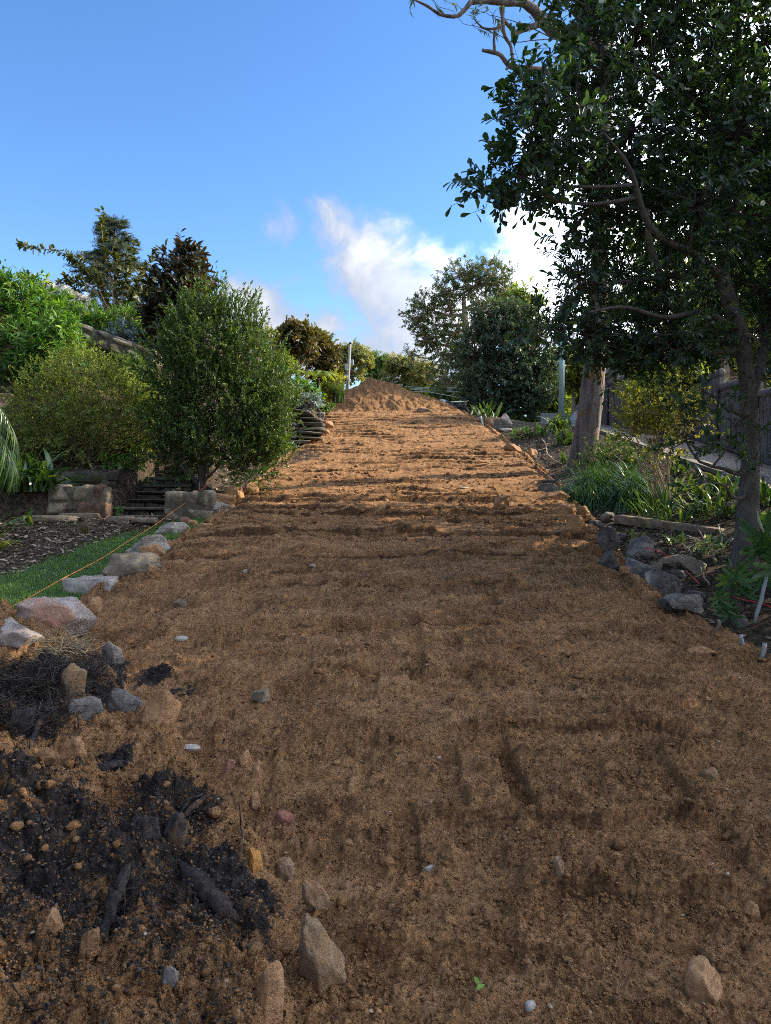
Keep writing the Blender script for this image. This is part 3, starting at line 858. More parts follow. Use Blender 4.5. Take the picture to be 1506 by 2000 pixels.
SG = 'stones lying on the churned slope'
for a in (
    ('stone', 'largest pale brown stone with a white patch, near the bottom edge', 632, 1932, 108, 138, 'pale_stone', .85, .5, -.35, .2, 2.7, 6),
    ('stone', 'oval stone with pink flush above the largest pale brown stone', 617, 1778, 46, 56, 'pale_stone', .7, .3, -.3, .2, 2.4, 4),
    ('stone', 'small rounded tan stone right of the orange ochre stone', 557, 1718, 42, 36, 'pale_stone', .9, .3, 0, 0, 2.4, 4),
    ('stone', 'bright orange ochre stone in the heap edge', 493, 1700, 44, 34, 'orange_stone', .9, .6, 0, 0, 2.6, 6),
    ('stone', 'flat red pink stone chip on the slope beside the heap', 552, 1612, 36, 22, 'red_stone', .8, .2, .2, 0, 2.6, 6),
    ('stone', 'tiny pink stone at the edge of the heap below a white strip', 445, 1506, 22, 18, 'red_stone', .8, .2, .2, 0, 2.6, 6),
    ('stone', 'wedge shaped brown stone standing at the bottom edge', 514, 1990, 66, 92, 'soiled_stone', .8, .3, .15, 0, 2.6, 6),
    ('stone', 'broad brown stone at the bottom right of the slope', 1386, 1958, 76, 66, 'soiled_stone', .9, -.4, .1, 0, 2.6, 6),
    ('stone', 'round pale stone in the right of the near slope', 1388, 1524, 30, 22, 'pale_stone', .9, .4, 0, 0, 2.4, 4),
    ('stone', 'brown stone just below the wheel ledge, right of centre', 1094, 1710, 24, 28, 'pale_stone', .9, .4, 0, 0, 2.4, 4),
    ('stone', 'flat tan stone chip in the middle of the slope', 508, 1374, 38, 20, 'tan_stone', .9, .4, .2, 0, 2.6, 6),
    ('stone', 'angular brown stone among clods left of centre', 497, 1520, 24, 28, 'soiled_stone', .9, .7, .2, 0, 2.6, 6),
    ('stone', 'brown stone with a flat top near the black roots', 476, 1496, 30, 24, 'soiled_stone', .9, .2, .1, 0, 2.8, 6),
    ('stone', 'round brown clod stone at the heap edge above the red chip', 497, 1584, 28, 30, 'soiled_stone', .9, .2, .1, 0, 2.4, 4),
    ('stone', 'soil covered rock bulging on the far slope, right side', 983, 990, 36, 22, 'soiled_stone', .9, .2, .1, 0, 2.8, 4),
    ('stone', 'brown lump beside the boulders, left edge of the slope', 176, 1196, 34, 28, 'soiled_stone', .9, .2, .1, 0, 2.4, 4),
    ('stone', 'flat tan stone half sunk left of the slope middle', 350, 1186, 24, 14, 'tan_stone', .9, .2, .1, 0, 2.6, 4),
    ('stone', 'rounded stone in the bottom right corner of the slope', 1470, 1796, 34, 26, 'soiled_stone', .9, .2, .1, 0, 2.6, 4)):
    place(a[0], a[1], 'stone', *a[2:6], a[6], a[7], a[8], a[9], a[10], p=a[11] + .6, cuts=a[12] + 5, n=18, rough=.16, sink=.5, group=SG, f=DZ)

HG = 'rocks in the spoil heap'
for a in (
    ('heap_rock', 'pale flat faced rock standing upright in the heap', 136, 1362, 50, 66, 'pale_stone', .6, .3, .12, 0, 3.2, 7),
    ('heap_rock', 'rock with black soil cap and pale right side beside the arched root', 214, 1300, 56, 44, 'dark_stone', .8, .3, -.3, 0, 2.6, 6),
    ('heap_rock', 'orange brown angular rock with red edge right of the heap top', 302, 1412, 66, 60, 'soiled_stone', .8, .5, .35, 0, 2.7, 7),
    ('heap_rock', 'grey mottled rock lying under the arched root', 232, 1388, 72, 40, 'bluegrey_stone', .8, -.1, .2, 0, 2.6, 6),
    ('heap_rock', 'blackish slanted rock behind the grey mottled rock', 165, 1400, 70, 34, 'dark_stone', .6, .4, -.3, 0, 2.6, 6),
    ('heap_rock', 'black rounded rock at the left edge of the heap', 34, 1424, 50, 34, 'humus_clod', .9, .3, 0, 0, 2.6, 4),
    ('heap_rock', 'round sandy clod, left of a pair on the heap', 88, 1494, 44, 26, 'soiled_stone', .9, .3, 0, 0, 2.3, 2),
    ('heap_rock', 'round sandy clod, right and larger of a pair on the heap', 136, 1486, 52, 34, 'soiled_stone', .9, .3, 0, 0, 2.3, 3),
    ('heap_rock', 'smooth black lump with its neighbour in the black soil', 285, 1644, 54, 38, 'humus_clod', .9, .2, 0, 0, 2.3, 2),
    ('heap_rock', 'round black stone right of the smooth black lump', 340, 1648, 46, 46, 'humus_clod', .9, .2, 0, 0, 2.3, 2),
    ('heap_rock', 'sandy stone in the black soil near the left edge', 99, 1822, 40, 28, 'soiled_stone', .9, .2, 0, 0, 2.4, 5),
    ('heap_rock', 'upright sandy stone at the end of the low black root', 168, 1866, 38, 44, 'soiled_stone', .8, .2, .3, 0, 2.6, 6),
    ('heap_rock', 'small grey stone in the sandy bottom of the heap', 330, 1930, 34, 26, 'dark_stone', .8, .2, .3, 0, 2.4, 4)):
    place(a[0], a[1], 'rock', *a[2:6], a[6], a[7], a[8], a[9], a[10], p=a[11] + .6, cuts=a[12] + 5, n=17, rough=.16, sink=.5, group=HG, f=DZ)

# roots sticking out of the heap
def root(label, pix, r, lift=(0,), twigy=0):
    P = []
    for i, (u, v) in enumerate(pix):
        b = hit(u, v, DZ_macro); l = lift[min(i, len(lift) - 1)]
        b = b + (np.array([0, 0, E]) - b) / np.linalg.norm(b) * (.004 + .8 * l)
        P.append(b)
    n_ = 10 * len(P); P = spline(P, n_)
    t_ = np.linspace(0, 1, n_); ph = rng.uniform(0, 6.28, 6)
    for k_ in range(3): P = P + (.010 / (k_ + 1)) * np.sin((3 + 5 * k_) * t_ * 2 + ph[k_])[:, None] * nrm(rng.normal(size=3)) * np.sin(np.pi * t_)[:, None]
    rr = np.interp(t_, np.linspace(0, 1, len(r)), r) * .52 * (1 + .13 * np.sin(7 * t_ + ph[3]) + .09 * np.sin(17 * t_ + ph[4])) * np.minimum(1, .25 + 9 * np.minimum(t_, 1 - t_))
    V, Q = tube(P, rr, 14, .025); prof = 1 + .16 * rng.normal(size=14)
    C_ = np.repeat(P, 14, 0); V[:n_ * 14] = C_ + (V[:n_ * 14] - C_) * np.tile(prof, n_)[:, None]
    g = Geo().add(V, Q)
    # side rootlets
    for k_ in range(int(3 + 60 * max(r))):
        q = P[rng.integers(n_ // 6, n_ - 2)]; d_ = nrm(rng.normal(size=3) + [0, 0, .2]); L_ = rng.uniform(.05, .16)
        g.add(*tube(bend(q, q + d_ * L_, -.1, .08, 5), np.linspace(.0035, .001, 5), 4))
    o = mk('tree_root', g, M['root'])
    return prop(o, label, 'root', 'roots in the spoil heap')


root('black arched root bent over like a walking stick', [(178, 1298), (200, 1292), (214, 1284), (226, 1306), (234, 1330), (240, 1352)], (.012, .024, .028, .028, .025, .02), (0, .02, .10, .10, .08, .02))
root('long dark root running down the left of the heap with a split pale end', [(118, 1362), (96, 1372), (78, 1410), (62, 1450), (40, 1490), (16, 1512)], (.010, .018, .024, .022, .03, .012), (0, .03, .04, .04, .04, .02))
root('thick black root standing slanted in the black soil', [(256, 1684), (240, 1720), (226, 1760), (206, 1810), (196, 1856)], (.010, .028, .04, .036, .02), (.06, .06, .05, .03, .0))
root('thickest black root lying towards the slope', [(350, 1690), (382, 1720), (420, 1758), (460, 1796), (500, 1812)], (.035, .05, .052, .045, .016), (.02, .03, .03, .02, .0))
root('low black root at the left picture edge', [(-20, 1808), (30, 1826), (90, 1846), (150, 1852)], (.018, .018, .016, .012), (.02, .02, .02, .0))
root('forked black root under the brown lump', [(345, 1604), (375, 1578), (400, 1562), (432, 1548)], (.02, .022, .018, .010), (.02, .05, .06, .03))
root('second branch of the forked black root, thinner and higher', [(352, 1590), (372, 1560), (400, 1550), (424, 1546)], (.010, .010, .009, .006), (.03, .06, .06, .03))
root('thin wiry root curving up beside the ochre stone', [(468, 1578), (471, 1620), (470, 1660), (455, 1700), (440, 1712)], (.004, .006, .006, .005, .004), (.08, .07, .05, .03, .0))
root('thin pale stick lying in the black soil', [(298, 1706), (320, 1716), (346, 1736)], (.004, .005, .004), (.02, .02, .01))
root('thin twig in the sandy bottom corner', [(46, 1936), (48, 1970), (46, 1998)], (.004, .004, .004), (.02, .02, .02))
root('short dark root right of the slanted root', [(210, 1866), (240, 1846), (262, 1832)], (.007, .012, .006), (.01, .02, .0))
root('split dark board end with a pale chip in the heap', [(176, 1506), (205, 1500), (236, 1494), (246, 1486)], (.02, .03, .03, .012), (.03, .05, .05, .02))

# fibrous roots and straw over the top of the heap (nobody could count them)
def scatter_px(n, boxes, f):
    out = []
    for (u0, v0, u1, v1, k) in boxes:
        us = rng.uniform(u0, u1, k); vs = rng.uniform(v0, v1, k)
        out += [hit(a, b, f) for a, b in zip(us[: k // 12], vs[: k // 12])]
    out = np.array(out); reps = int(np.ceil(n / len(out)))
    P = np.repeat(out, reps, 0)[:n]; P[:, :2] += rng.normal(size=(n, 2)) * .05
    P[:, 2] = E + f(P[:, 0], P[:, 1])
    return P


P = scatter_px(3600, [(0, 1290, 200, 1360, 600), (0, 1340, 120, 1420, 500), (60, 1280, 190, 1330, 300)], DZ)
D = nrm(np.stack([rng.normal(size=len(P)), rng.normal(size=len(P)), .35 * np.abs(rng.normal(size=len(P)))], -1))
L = rng.uniform(.03, .12, len(P))[:, None]
V, Q = sticks(P - D * .01 + [0, 0, .004], P + D * L + [0, 0, .012], .0016, .0008)
o = mk('root_fibres', Geo().add(V, Q, np.repeat(rng.random(len(P)) ** 2, 6)), tint_mat('root_fibre', [(.018, .014, .011), (.05, .037, .028), (.15, .115, .08)]), kind='stuff')
prop(o, 'tangle of fine dark roots over the top of the spoil heap', 'root fibres')
P = scatter_px(360, [(75, 1240, 150, 1280, 240)], DZ)
D = nrm(np.stack([rng.normal(size=len(P)), rng.normal(size=len(P)), .25 * np.abs(rng.normal(size=len(P)))], -1))
V, Q = sticks(P + [0, 0, .006], P + D * rng.uniform(.05, .16, (len(P), 1)) + [0, 0, .012], .0018, .001)
o = mk('dry_straw', Geo().add(V, Q, np.repeat(rng.random(len(P)), 6)), tint_mat('straw', [(.2, .14, .07), (.42, .33, .19)]), kind='stuff')
prop(o, 'wisps of dry straw on the soil below the boulders', 'straw')

# loose clods, gravel and pale chips on the soil
ICO_V = np.array([(0, 0, 1), *[(math.cos(a) * .894, math.sin(a) * .894, .447) for a in np.arange(5) * 2 * math.pi / 5],
                  *[(math.cos(a) * .894, math.sin(a) * .894, -.447) for a in (np.arange(5) + .5) * 2 * math.pi / 5], (0, 0, -1)])
ICO_F = np.array([(0, i + 1, (i + 1) % 5 + 1) for i in range(5)] + [(i + 1, i + 6, (i + 1) % 5 + 1) for i in range(5)]
                 + [((i + 1) % 5 + 1, i + 6, (i + 1) % 5 + 6) for i in range(5)] + [(11, (i + 1) % 5 + 6, i + 6) for i in range(5)])
# one finer ball for loose clods
def sub_ico(V, Fc):
    V = list(map(tuple, V)); cache = {}; out = []
    def mid(a, b):
        k = (min(a, b), max(a, b))
        if k not in cache:
            m = nrm((np.array(V[a]) + np.array(V[b]))); cache[k] = len(V); V.append(tuple(m))
        return cache[k]
    for a, b, c in Fc:
        x, y_, z = mid(a, b), mid(b, c), mid(c, a); out += [(a, x, z), (b, y_, x), (c, z, y_), (x, y_, z)]
    return np.array(V), np.array(out)


ICO2_V, ICO2_F = sub_ico(ICO_V, ICO_F)


def lumps(P, S, flat=.75, jit=.28, ball=(ICO_V, ICO_F), sink=.35, tint=None):
    bv, bf = ball; n = len(P); k = len(bv)
    a = rng.uniform(0, 6.283, n); ca, sa = np.cos(a), np.sin(a)
    B = bv[None] * (1 + jit * rng.normal(size=(n, k, 1))) * (np.array([1, 1, flat]) * rng.uniform(.65, 1.2, (n, 3)))[:, None]
    X = B[..., 0] * ca[:, None] - B[..., 1] * sa[:, None]; Y = B[..., 0] * sa[:, None] + B[..., 1] * ca[:, None]
    V = np.stack([X, Y, B[..., 2]], -1) * S[:, None, None] + P[:, None] + np.array([0, 0, 1]) * (S * flat * (1 - 2 * sink))[:, None, None]
    Fx = (np.arange(n)[:, None, None] * k + bf[None]).reshape(-1, 3)
    return V.reshape(-1, 3), Fx, np.repeat(tint if tint is not None else rng.random(n), k)


def on_soil(n, y0, y1, dens=None):
    y = 1 / rng.uniform(1 / y1, 1 / y0, n * 3); x = rng.uniform(-1, 1, n * 3) * .6 * y
    ok = (x > np.where(y < 5.3, -3, XL(y))) & (x < XR(y))
    x, y = x[ok][:n], y[ok][:n]
    if dens is not None:
        k = rng.random(len(x)) < dens(x, y); x, y = x[k], y[k]
    return np.stack([x, y, E + DZ(x, y)], -1)


OCT_V = np.array([(1., 0, 0), (0, 1, 0), (-1, 0, 0), (0, -1, 0), (0, 0, 1), (0, 0, -1)]); OCT_F = np.array([(0, 1, 4), (1, 2, 4), (2, 3, 4), (3, 0, 4), (1, 0, 5), (2, 1, 5), (3, 2, 5), (0, 3, 5)])
dn = lambda x, y: .16 + .84 * np.maximum(ROUGH(x, y) ** 1.5, np.maximum(sm(0, .2, heap_d(x, y)), .7 * sm(1, .8, mound_d(x, y))))
SOILT = [(.16, .075, .03), (.27, .135, .055), (.38, .21, .095)]
P = on_soil(95000, 1.45, 9, dn); S = (.0024 + .0075 * rng.random(len(P)) ** 3) * (.75 + .09 * P[:, 1])
inhum = np.zeros(len(P))
for (u, v, r, wt) in HUM:
    q = hit(u, v, DZ_macro); inhum = np.maximum(inhum, wt * (1 - sm(.35 * r, 1.1 * r, np.hypot(P[:, 0] - q[0], P[:, 1] - q[1]))))
blk = rng.random(len(P)) < inhum ** 2 * .8
V, Fx, T = lumps(P[~blk], S[~blk], jit=.22, ball=(OCT_V, OCT_F)); g = Geo().add(V, Fx, T)
P2 = on_soil(900, 1.7, 12, dn); S2 = .010 + .022 * rng.random(len(P2)) ** 4
V, Fx, T = lumps(P2, S2, jit=.13, ball=(ICO2_V, ICO2_F), flat=.7, sink=.46); g.add(V, Fx, T)
P3 = on_soil(5000, 9, 27, dn); S3 = .010 + .04 * rng.random(len(P3)) ** 4
V, Fx, T = lumps(P3, S3, jit=.16, sink=.42); g.add(V, Fx, T)
prop(mk('soil_clods', g, M['soil'], kind='stuff'), 'loose crumbs and clods of brown soil over the slope', 'soil clods')
V, Fx, T = lumps(P[blk], S[blk], jit=.22, ball=(OCT_V, OCT_F))
prop(mk('black_crumbs', Geo().add(V, Fx, T), tint_mat('black_clods', [(.018, .015, .014), (.045, .038, .033), (.075, .06, .05)], .95), kind='stuff'), 'crumbs of black topsoil over the spoil heap', 'soil crumbs')
P = on_soil(230, 1.6, 16); S = .003 + .005 * rng.random(len(P)) ** 2 + .0012 * P[:, 1]
V, Fx, T = lumps(P, S, flat=.4, sink=.3); 
prop(mk('pale_pebbles', Geo().add(V, Fx, T ** 1.6), tint_mat('pale_chips', [(.24, .14, .07), (.32, .22, .13), (.40, .32, .24)], .8), kind='stuff'), 'scattered pale stone chips pressed into the slope', 'pebbles')


# ---- garden walls of rough sandstone in mortar, each stone a part
def stone_wall(name, label, a, b, h, rows, thick, mats, base, seed, mort='mortar', avg=.36, p=5):
    """wall from a to b (world xy), standing at height base"""
    r = random.Random(seed); a = np.array(a, float); b = np.array(b, float)
    Ln = np.linalg.norm(b - a); d = (b - a) / Ln; nrm_ = np.array([d[1], -d[0]]); yaw = math.atan2(d[1], d[0])
    t = thing(name, label, 'wall', (*(a + b) / 2, base))
    # mortar core
    V, Q = stone((Ln * .98, thick * .72, h * .94), seed, 14, .01, 6, 0, 0)
    mk('mortar', Geo().add(rot(V, yaw) + np.array([*(a + b) / 2, base + h * .46]), Q), M[mort], t)
    z = 0.0
    for k in range(rows):
        rh = h / rows * r.uniform(.85, 1.15) if k < rows - 1 else h - z
        x = 0.0
        while x < Ln - .05:
            w_ = min(avg * r.uniform(.55, 1.5), Ln - x)
            if Ln - x - w_ < avg * .4: w_ = Ln - x
            V, Q = stone((w_ * .95, thick * r.uniform(.95, 1.1), rh * .93), r.randint(0, 9999), p * r.uniform(.7, 1.3), .09, 7, 4, .045)
            c = a + d * (x + w_ / 2)
            o = mk('stone', Geo().add(rot(V, yaw + r.uniform(-.04, .04), r.uniform(-.04, .04)) + np.array([*c, base + z + rh / 2]), Q), M[r.choice(mats)], t)
            x += w_
        z += rh
    return t


def wall_px(name, label, u0, u1, vt, vb, y, rows, thick, mats, seed, **k):
    a = at(u0, vb, y); b = at(u1, vb, y)
    return stone_wall(name, label, a[:2], b[:2], at(0, vt, y)[2] - a[2] + .12, rows, thick, mats, a[2] - .12, seed, **k)


wall_px('garden_wall', 'low sandstone block wall with a reddish block, left of the stone steps', 96, 218, 945, 1001, 10.05, 2, .30, ['wall_stone', 'wall_stone', 'wall_stone', 'tan_stone', 'red_wall_stone'], 6, avg=.30, p=6)
wall_px('garden_wall', 'short sandstone wall right of the stone steps, behind the long dark boulder', 323, 420, 957, 1004, 10.0, 2, .30, ['wall_stone', 'tan_stone', 'wall_stone'], 9, avg=.30, p=6)
wall_px('garden_wall', 'mossy retaining wall set back under the olive green bush', 70, 236, 917, 962, 11.35, 2, .28, ['mossy_stone', 'wall_stone', 'mossy_stone'], 12, avg=.5)
stone_wall('garden_wall', 'pale gold sandstone boulder wall high on the left bank', at(150, 670, 14.1)[:2], at(314, 725, 13.8)[:2], .38, 2, .34, ['gold_wall', 'gold_wall', 'tan_stone'], at(230, 697, 14.0)[2], 15, mort='mortar', avg=.34, p=3.4)
# shear that wall along the bank: it steps down to the right
wl = bpy.data.objects['garden_wall.003']
for ch in wl.children:
    me = ch.data; co = np.empty(len(me.vertices) * 3, np.float32); me.vertices.foreach_get('co', co); co = co.reshape(-1, 3)
    co[:, 2] -= co[:, 0] * .38; me.vertices.foreach_set('co', co.ravel()); me.update()

# stone steps up to the terrace
t = thing('stone_steps', 'dark mossy stone steps between the two sandstone walls', 'steps', (-3.5, 10.2, E - .50))
for i in range(8):
    z = -.52 + .112 * (i + 1); y = 10.15 + .27 * i; xc = -3.52 + (.10 if i > 1 else -.02) + .015 * i; ww = (.92 if i < 2 else .80) - .01 * i
    V, Q = stone((ww, .42, .055), 200 + i, 9, .04, 8, 2, .025)
    mk('tread', Geo().add(V + np.array([xc, y + .16, E + z - .027]), Q), M['mossy_stone'], t)
    x = xc - ww / 2 + .02
    while x < xc + ww / 2 - .05:
        w_ = min(random.uniform(.2, .42), xc + ww / 2 - .02 - x)
        V, Q = stone((w_ * .97, .12, .10), int(x * 1000) + i, 8, .05, 5, 2, .03)
        mk('riser', Geo().add(V + np.array([x + w_ / 2, y + .06, E + z - .105]), Q), M['mossy_stone'], t); x += w_
for (u, v, w_, l) in ((165, 1013, 95, 'long thin kerb stone along the mulch in front of the block wall'), (236, 1021, 52, 'flat pale paver left of two at the foot of the steps'), (283, 1023, 46, 'flat pale paver right of two at the foot of the steps'), (105, 1018, 90, 'long thin kerb stone left of the other kerb stone')):
    b = hit(u, v); s = b[1] / F
    V, Q = stone((w_ * s, .20, .09), u, 8, .03, 8, 1, .02)
    o = mk('paver', Geo().add(rot(V, .06) + b + [0, 0, .035], Q), M['tan_stone']); prop(o, l, 'paver', 'kerb stones and pavers at the foot of the walls')

# layered slab wall stepping up beside the slope
t = thing('slab_wall', 'stepped stack of dark flat sandstone slabs beside the slope', 'wall', at(590, 868, 16.6))
for i in range(10):
    yy = 16.4 + .16 * i; v = 872 - 8.8 * i
    ur = np.interp(i, [0, 1, 2, 3, 4, 5, 6, 7, 9], [592, 612, 628, 636, 634, 632, 628, 612, 596]); ul = 520 + 3 * i
    x = ul
    while x < ur - 8:
        x2 = min(x + random.uniform(40, 90), ur)
        if ur - x2 < 22: x2 = ur
        a = at(x, v, yy); b = at(x2, v, yy)
        V, Q = stone((b[0] - a[0] - .012, .7, .095), int(x * 3 + i * 31), 7, .05, 7, 3, .04)
        mk('slab', Geo().add(rot(V, random.uniform(-.05, .05), random.uniform(-.02, .02)) + np.array([(a[0] + b[0]) / 2, yy + .3 + random.uniform(-.06, .06), a[2]]), Q), M['bluegrey_stone' if (i * 7 + int(x)) % 3 == 0 else 'mossy_stone'], t)
        x = x2
for (u, v, w_, h, m_, l) in ((627, 822, 18, 18, 'bluegrey_stone', 'grey end stone on the right of the slab stack'), (641, 838, 26, 16, 'soiled_stone', 'orange brown stone leaning on the slab stack'), (634, 850, 18, 12, 'soiled_stone', 'small orange brown stone under the leaning stone'),
                             (601, 868, 26, 20, 'soiled_stone', 'brown boulder at the lower right of the slab stack'), (622, 864, 22, 14, 'soiled_stone', 'smaller brown boulder right of the lower boulder of the slab stack'), (586, 800, 16, 14, 'bluegrey_stone', 'grey rock among the low plants above the slab stack'),
                             (541, 885, 16, 11, 'tan_stone', 'pale stone on the black soil below the slab stack'), (613, 796, 16, 12, 'bluegrey_stone', 'dark grey rock at the edge of the low plants above the slab stack'), (4, 798, 34, 30, 'gold_wall', 'pale rock at the left picture edge beside the olive green bush'), (30, 722, 40, 26, 'bluegrey_stone', 'grey rock under the long leaved shrub on the left bank')):
    place('garden_rock', l, 'rock', u, v, w_, h, m_, .9, .3, .1, group='rocks around the slab stack' if u > 500 else None)


# ------------------------------------------------------------------ vegetation
LM = {
    'near': leaf_mat('dark_glossy_leaf', (.017, .042, .019), (.036, .075, .028), (.085, .14, .04), .42, .40, .45),
    'teal': leaf_mat('dark_blue_green_leaf', (0.036, 0.074, 0.048), (0.074, 0.134, 0.072), (0.134, 0.194, 0.074), .45, .2, .4),
    'olive': leaf_mat('fine_olive_leaf', (0.094, 0.138, 0.029), (0.193, 0.248, 0.053), (0.363, 0.396, 0.110), .6, .3, .25),
    'dense': leaf_mat('dense_dark_green_leaf', (0.033, 0.078, 0.021), (0.085, 0.153, 0.033), (0.246, 0.311, 0.058), .42, .25, .4),
    'bright': leaf_mat('bright_green_leaf', (0.045, 0.127, 0.018), (0.099, 0.216, 0.028), (0.240, 0.354, 0.051), .45, .32, .35),
    'mid': leaf_mat('mid_green_leaf', (0.043, 0.106, 0.024), (0.096, 0.182, 0.036), (0.213, 0.287, 0.066), .5, .28, .3),
    'bronze': leaf_mat('bronze_backed_leaf', (0.018, 0.026, 0.012), (0.038, 0.040, 0.016), (0.150, 0.065, 0.022), .42, .22, .45, (2.0, 1.2, .5)),
    'gold': leaf_mat('golden_brown_leaf', (0.035, 0.045, 0.014), (0.100, 0.082, 0.022), (0.220, 0.120, 0.030), .45, .28, .4),
    'gum': leaf_mat('eucalypt_leaf', (.05, .095, .04), (.125, .17, .06), (.27, .28, .085), .5, .24, .35),
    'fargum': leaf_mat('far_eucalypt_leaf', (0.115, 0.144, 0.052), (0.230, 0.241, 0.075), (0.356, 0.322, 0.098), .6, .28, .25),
    'yellow': leaf_mat('yellow_green_leaf', (0.099, 0.140, 0.021), (0.214, 0.240, 0.033), (0.430, 0.381, 0.049), .5, .36, .3),
    'lime': leaf_mat('sunlit_yellow_green_leaf', (0.089, 0.152, 0.023), (0.164, 0.228, 0.037), (0.304, 0.329, 0.063), .5, .4, .3),
    'conifer': leaf_mat('blue_green_conifer', (0.035, 0.058, 0.043), (0.073, 0.098, 0.058), (0.146, 0.146, 0.065), .6, .15, .25),
    'white': leaf_mat('white_flower', (0.450, 0.420, 0.360), (0.720, 0.700, 0.640), (0.850, 0.830, 0.780), .6, .3, .2, (1, 1, 1)),
    'silver': leaf_mat('silver_leaf', (0.170, 0.230, 0.200), (0.300, 0.370, 0.330), (0.420, 0.480, 0.440), .6, .2, .25, (1.1, 1.1, 1)),
    'strap': leaf_mat('strap_leaf', (0.025, 0.065, 0.019), (0.062, 0.122, 0.030), (0.188, 0.250, 0.045), .34, .25, .5),
    'grass': leaf_mat('grass_blade', (.055, .125, .016), (.105, .20, .026), (.20, .29, .05), .45, .3, .35),
    'blady': leaf_mat('grey_green_blade', (0.034, 0.075, 0.024), (0.070, 0.130, 0.034), (0.160, 0.220, 0.060), .38, .28, .45),
    'variegated': leaf_mat('pale_green_blade', (0.100, 0.150, 0.090), (0.200, 0.260, 0.160), (0.420, 0.460, 0.340), .4, .3, .4),
    'fan': leaf_mat('fan_palm_leaflet', (0.031, 0.082, 0.024), (0.066, 0.138, 0.034), (0.204, 0.264, 0.042), .5, .25, .3),
    'mondo': leaf_mat('dark_mondo_blade', (0.029, 0.084, 0.026), (0.060, 0.138, 0.036), (0.156, 0.240, 0.054), .38, .25, .45),
    'orange': leaf_mat('orange_flower', (0.500, 0.100, 0.020), (0.620, 0.160, 0.030), (0.700, 0.250, 0.050), .5, .3, .2, (1, 1, 1)),
    'dead': leaf_mat('dry_tan_leaf', (0.120, 0.075, 0.035), (0.240, 0.155, 0.080), (0.340, 0.250, 0.140), .7, .2, .2, (1, 1, 1)),
}


def ell(u, v, ru, rv, y, ry=None):
    s = y / F
    return at(u, v, y), np.array([ru * s, ry if ry is not None else (ru + rv) / 2 * s, rv * s])


def tree(name, label, cat, base, trunks, clumps, lmat, bmat, leaf=(.08, .035), shape='diamond', dens=1.0, twl=.35, per=14, ang=.9, droop=.1, up=.25, outward=.8,
         shell=.45, group=None, limb_r=.03, limbs=True, stem_name='trunk', tw_r=.004, sag=.08, sides=8, crown='crown', lump=.03, flute=0.0):
    """trunks: list of (points, radii); clumps: list of (centre, radii, n twigs)"""
    root_ = thing(name, label, cat, base, group)
    g = Geo(); allpts = []
    for (P, Rr) in trunks:
        P = spline(P, max(8, 4 * len(P))); rr = np.interp(np.linspace(0, 1, len(P)), np.linspace(0, 1, len(Rr)), Rr)
        Vt, Qt = tube(P, rr, sides, lump)
        if flute and len(P) > 20:
            pf = 1 + flute * rng.normal(size=sides); Cc = np.repeat(P, sides, 0); m_ = len(P) * sides; drift = 1 + flute * .7 * np.sin(np.linspace(0, 7, len(P))[:, None] + np.arange(sides)[None] * 2.4)
            Vt[:m_] = Cc + (Vt[:m_] - Cc) * (np.tile(pf, len(P)) * drift.ravel())[:, None]
        g.add(Vt, Qt); allpts.append(np.column_stack([P, rr]))
    A = np.concatenate(allpts); lf = Geo(); tw = Geo()
    for (c, rad, n, *ls) in clumps:
        ls = ls[0] if ls else 1.0; n = max(3, int(n * dens))
        if limbs:
            cand = A[A[:, 2] < c[2] - .1 * rad[2]]
            if not len(cand): cand = A
            w_ = np.linalg.norm(cand[:, :3] - c, axis=1) + .25 * np.abs(cand[:, 2] - c[2] + rad[2])
            k = cand[np.argmin(w_)]
            P = spline(bend(k[:3], c, -sag, .035, 5), 9)
            rr = np.linspace(min(limb_r, k[3] * .8), limb_r * .25, 9)
            g.add(*tube(P, rr, 6, .04)); A = np.vstack([A, np.column_stack([P, rr])])
        S, D = twigs(c, rad, n, shell, outward, up)
        dd = (S - c) / np.asarray(rad); ph = rng.uniform(0, 6.28, 4)
        S = c + (S - c) * (1 + .17 * np.sin(4.3 * dd[:, :1] + 3.1 * dd[:, 2:] + ph[0]) + .13 * np.sin(6.1 * dd[:, 2:] - 4.7 * dd[:, 1:2] + ph[1]))
        ln = twl * rng.uniform(.5, 1.25, n) * np.where(rng.random(n) < .06, 1.7, 1)
        nb = min(n, 60)
        sel = rng.choice(n, nb, replace=False)
        mid = np.asarray(c) + (S[sel] - c) * .5 + rng.normal(size=(nb, 3)) * .08 * np.mean(rad) - np.array([0, 0, .10 * np.mean(rad)])
        tw.add(*sticks(np.repeat(np.asarray(c)[None], nb, 0), mid, tw_r * 1.8, tw_r * 1.3)); tw.add(*sticks(mid, S[sel], tw_r * 1.3, tw_r))
        tw.add(*sticks(S, S + D * ln[:, None], tw_r, tw_r * .4))
        foliage(lf, S, D, ln * ls ** .5, per, leaf[0] * ls, leaf[1] * ls, shape, ang, droop)
    mk(stem_name, g, M[bmat], root_)
    mk('twigs', tw, M[bmat], root_, kind='stuff')
    mk(crown, lf, LM[lmat], root_, kind='stuff')
    return root_


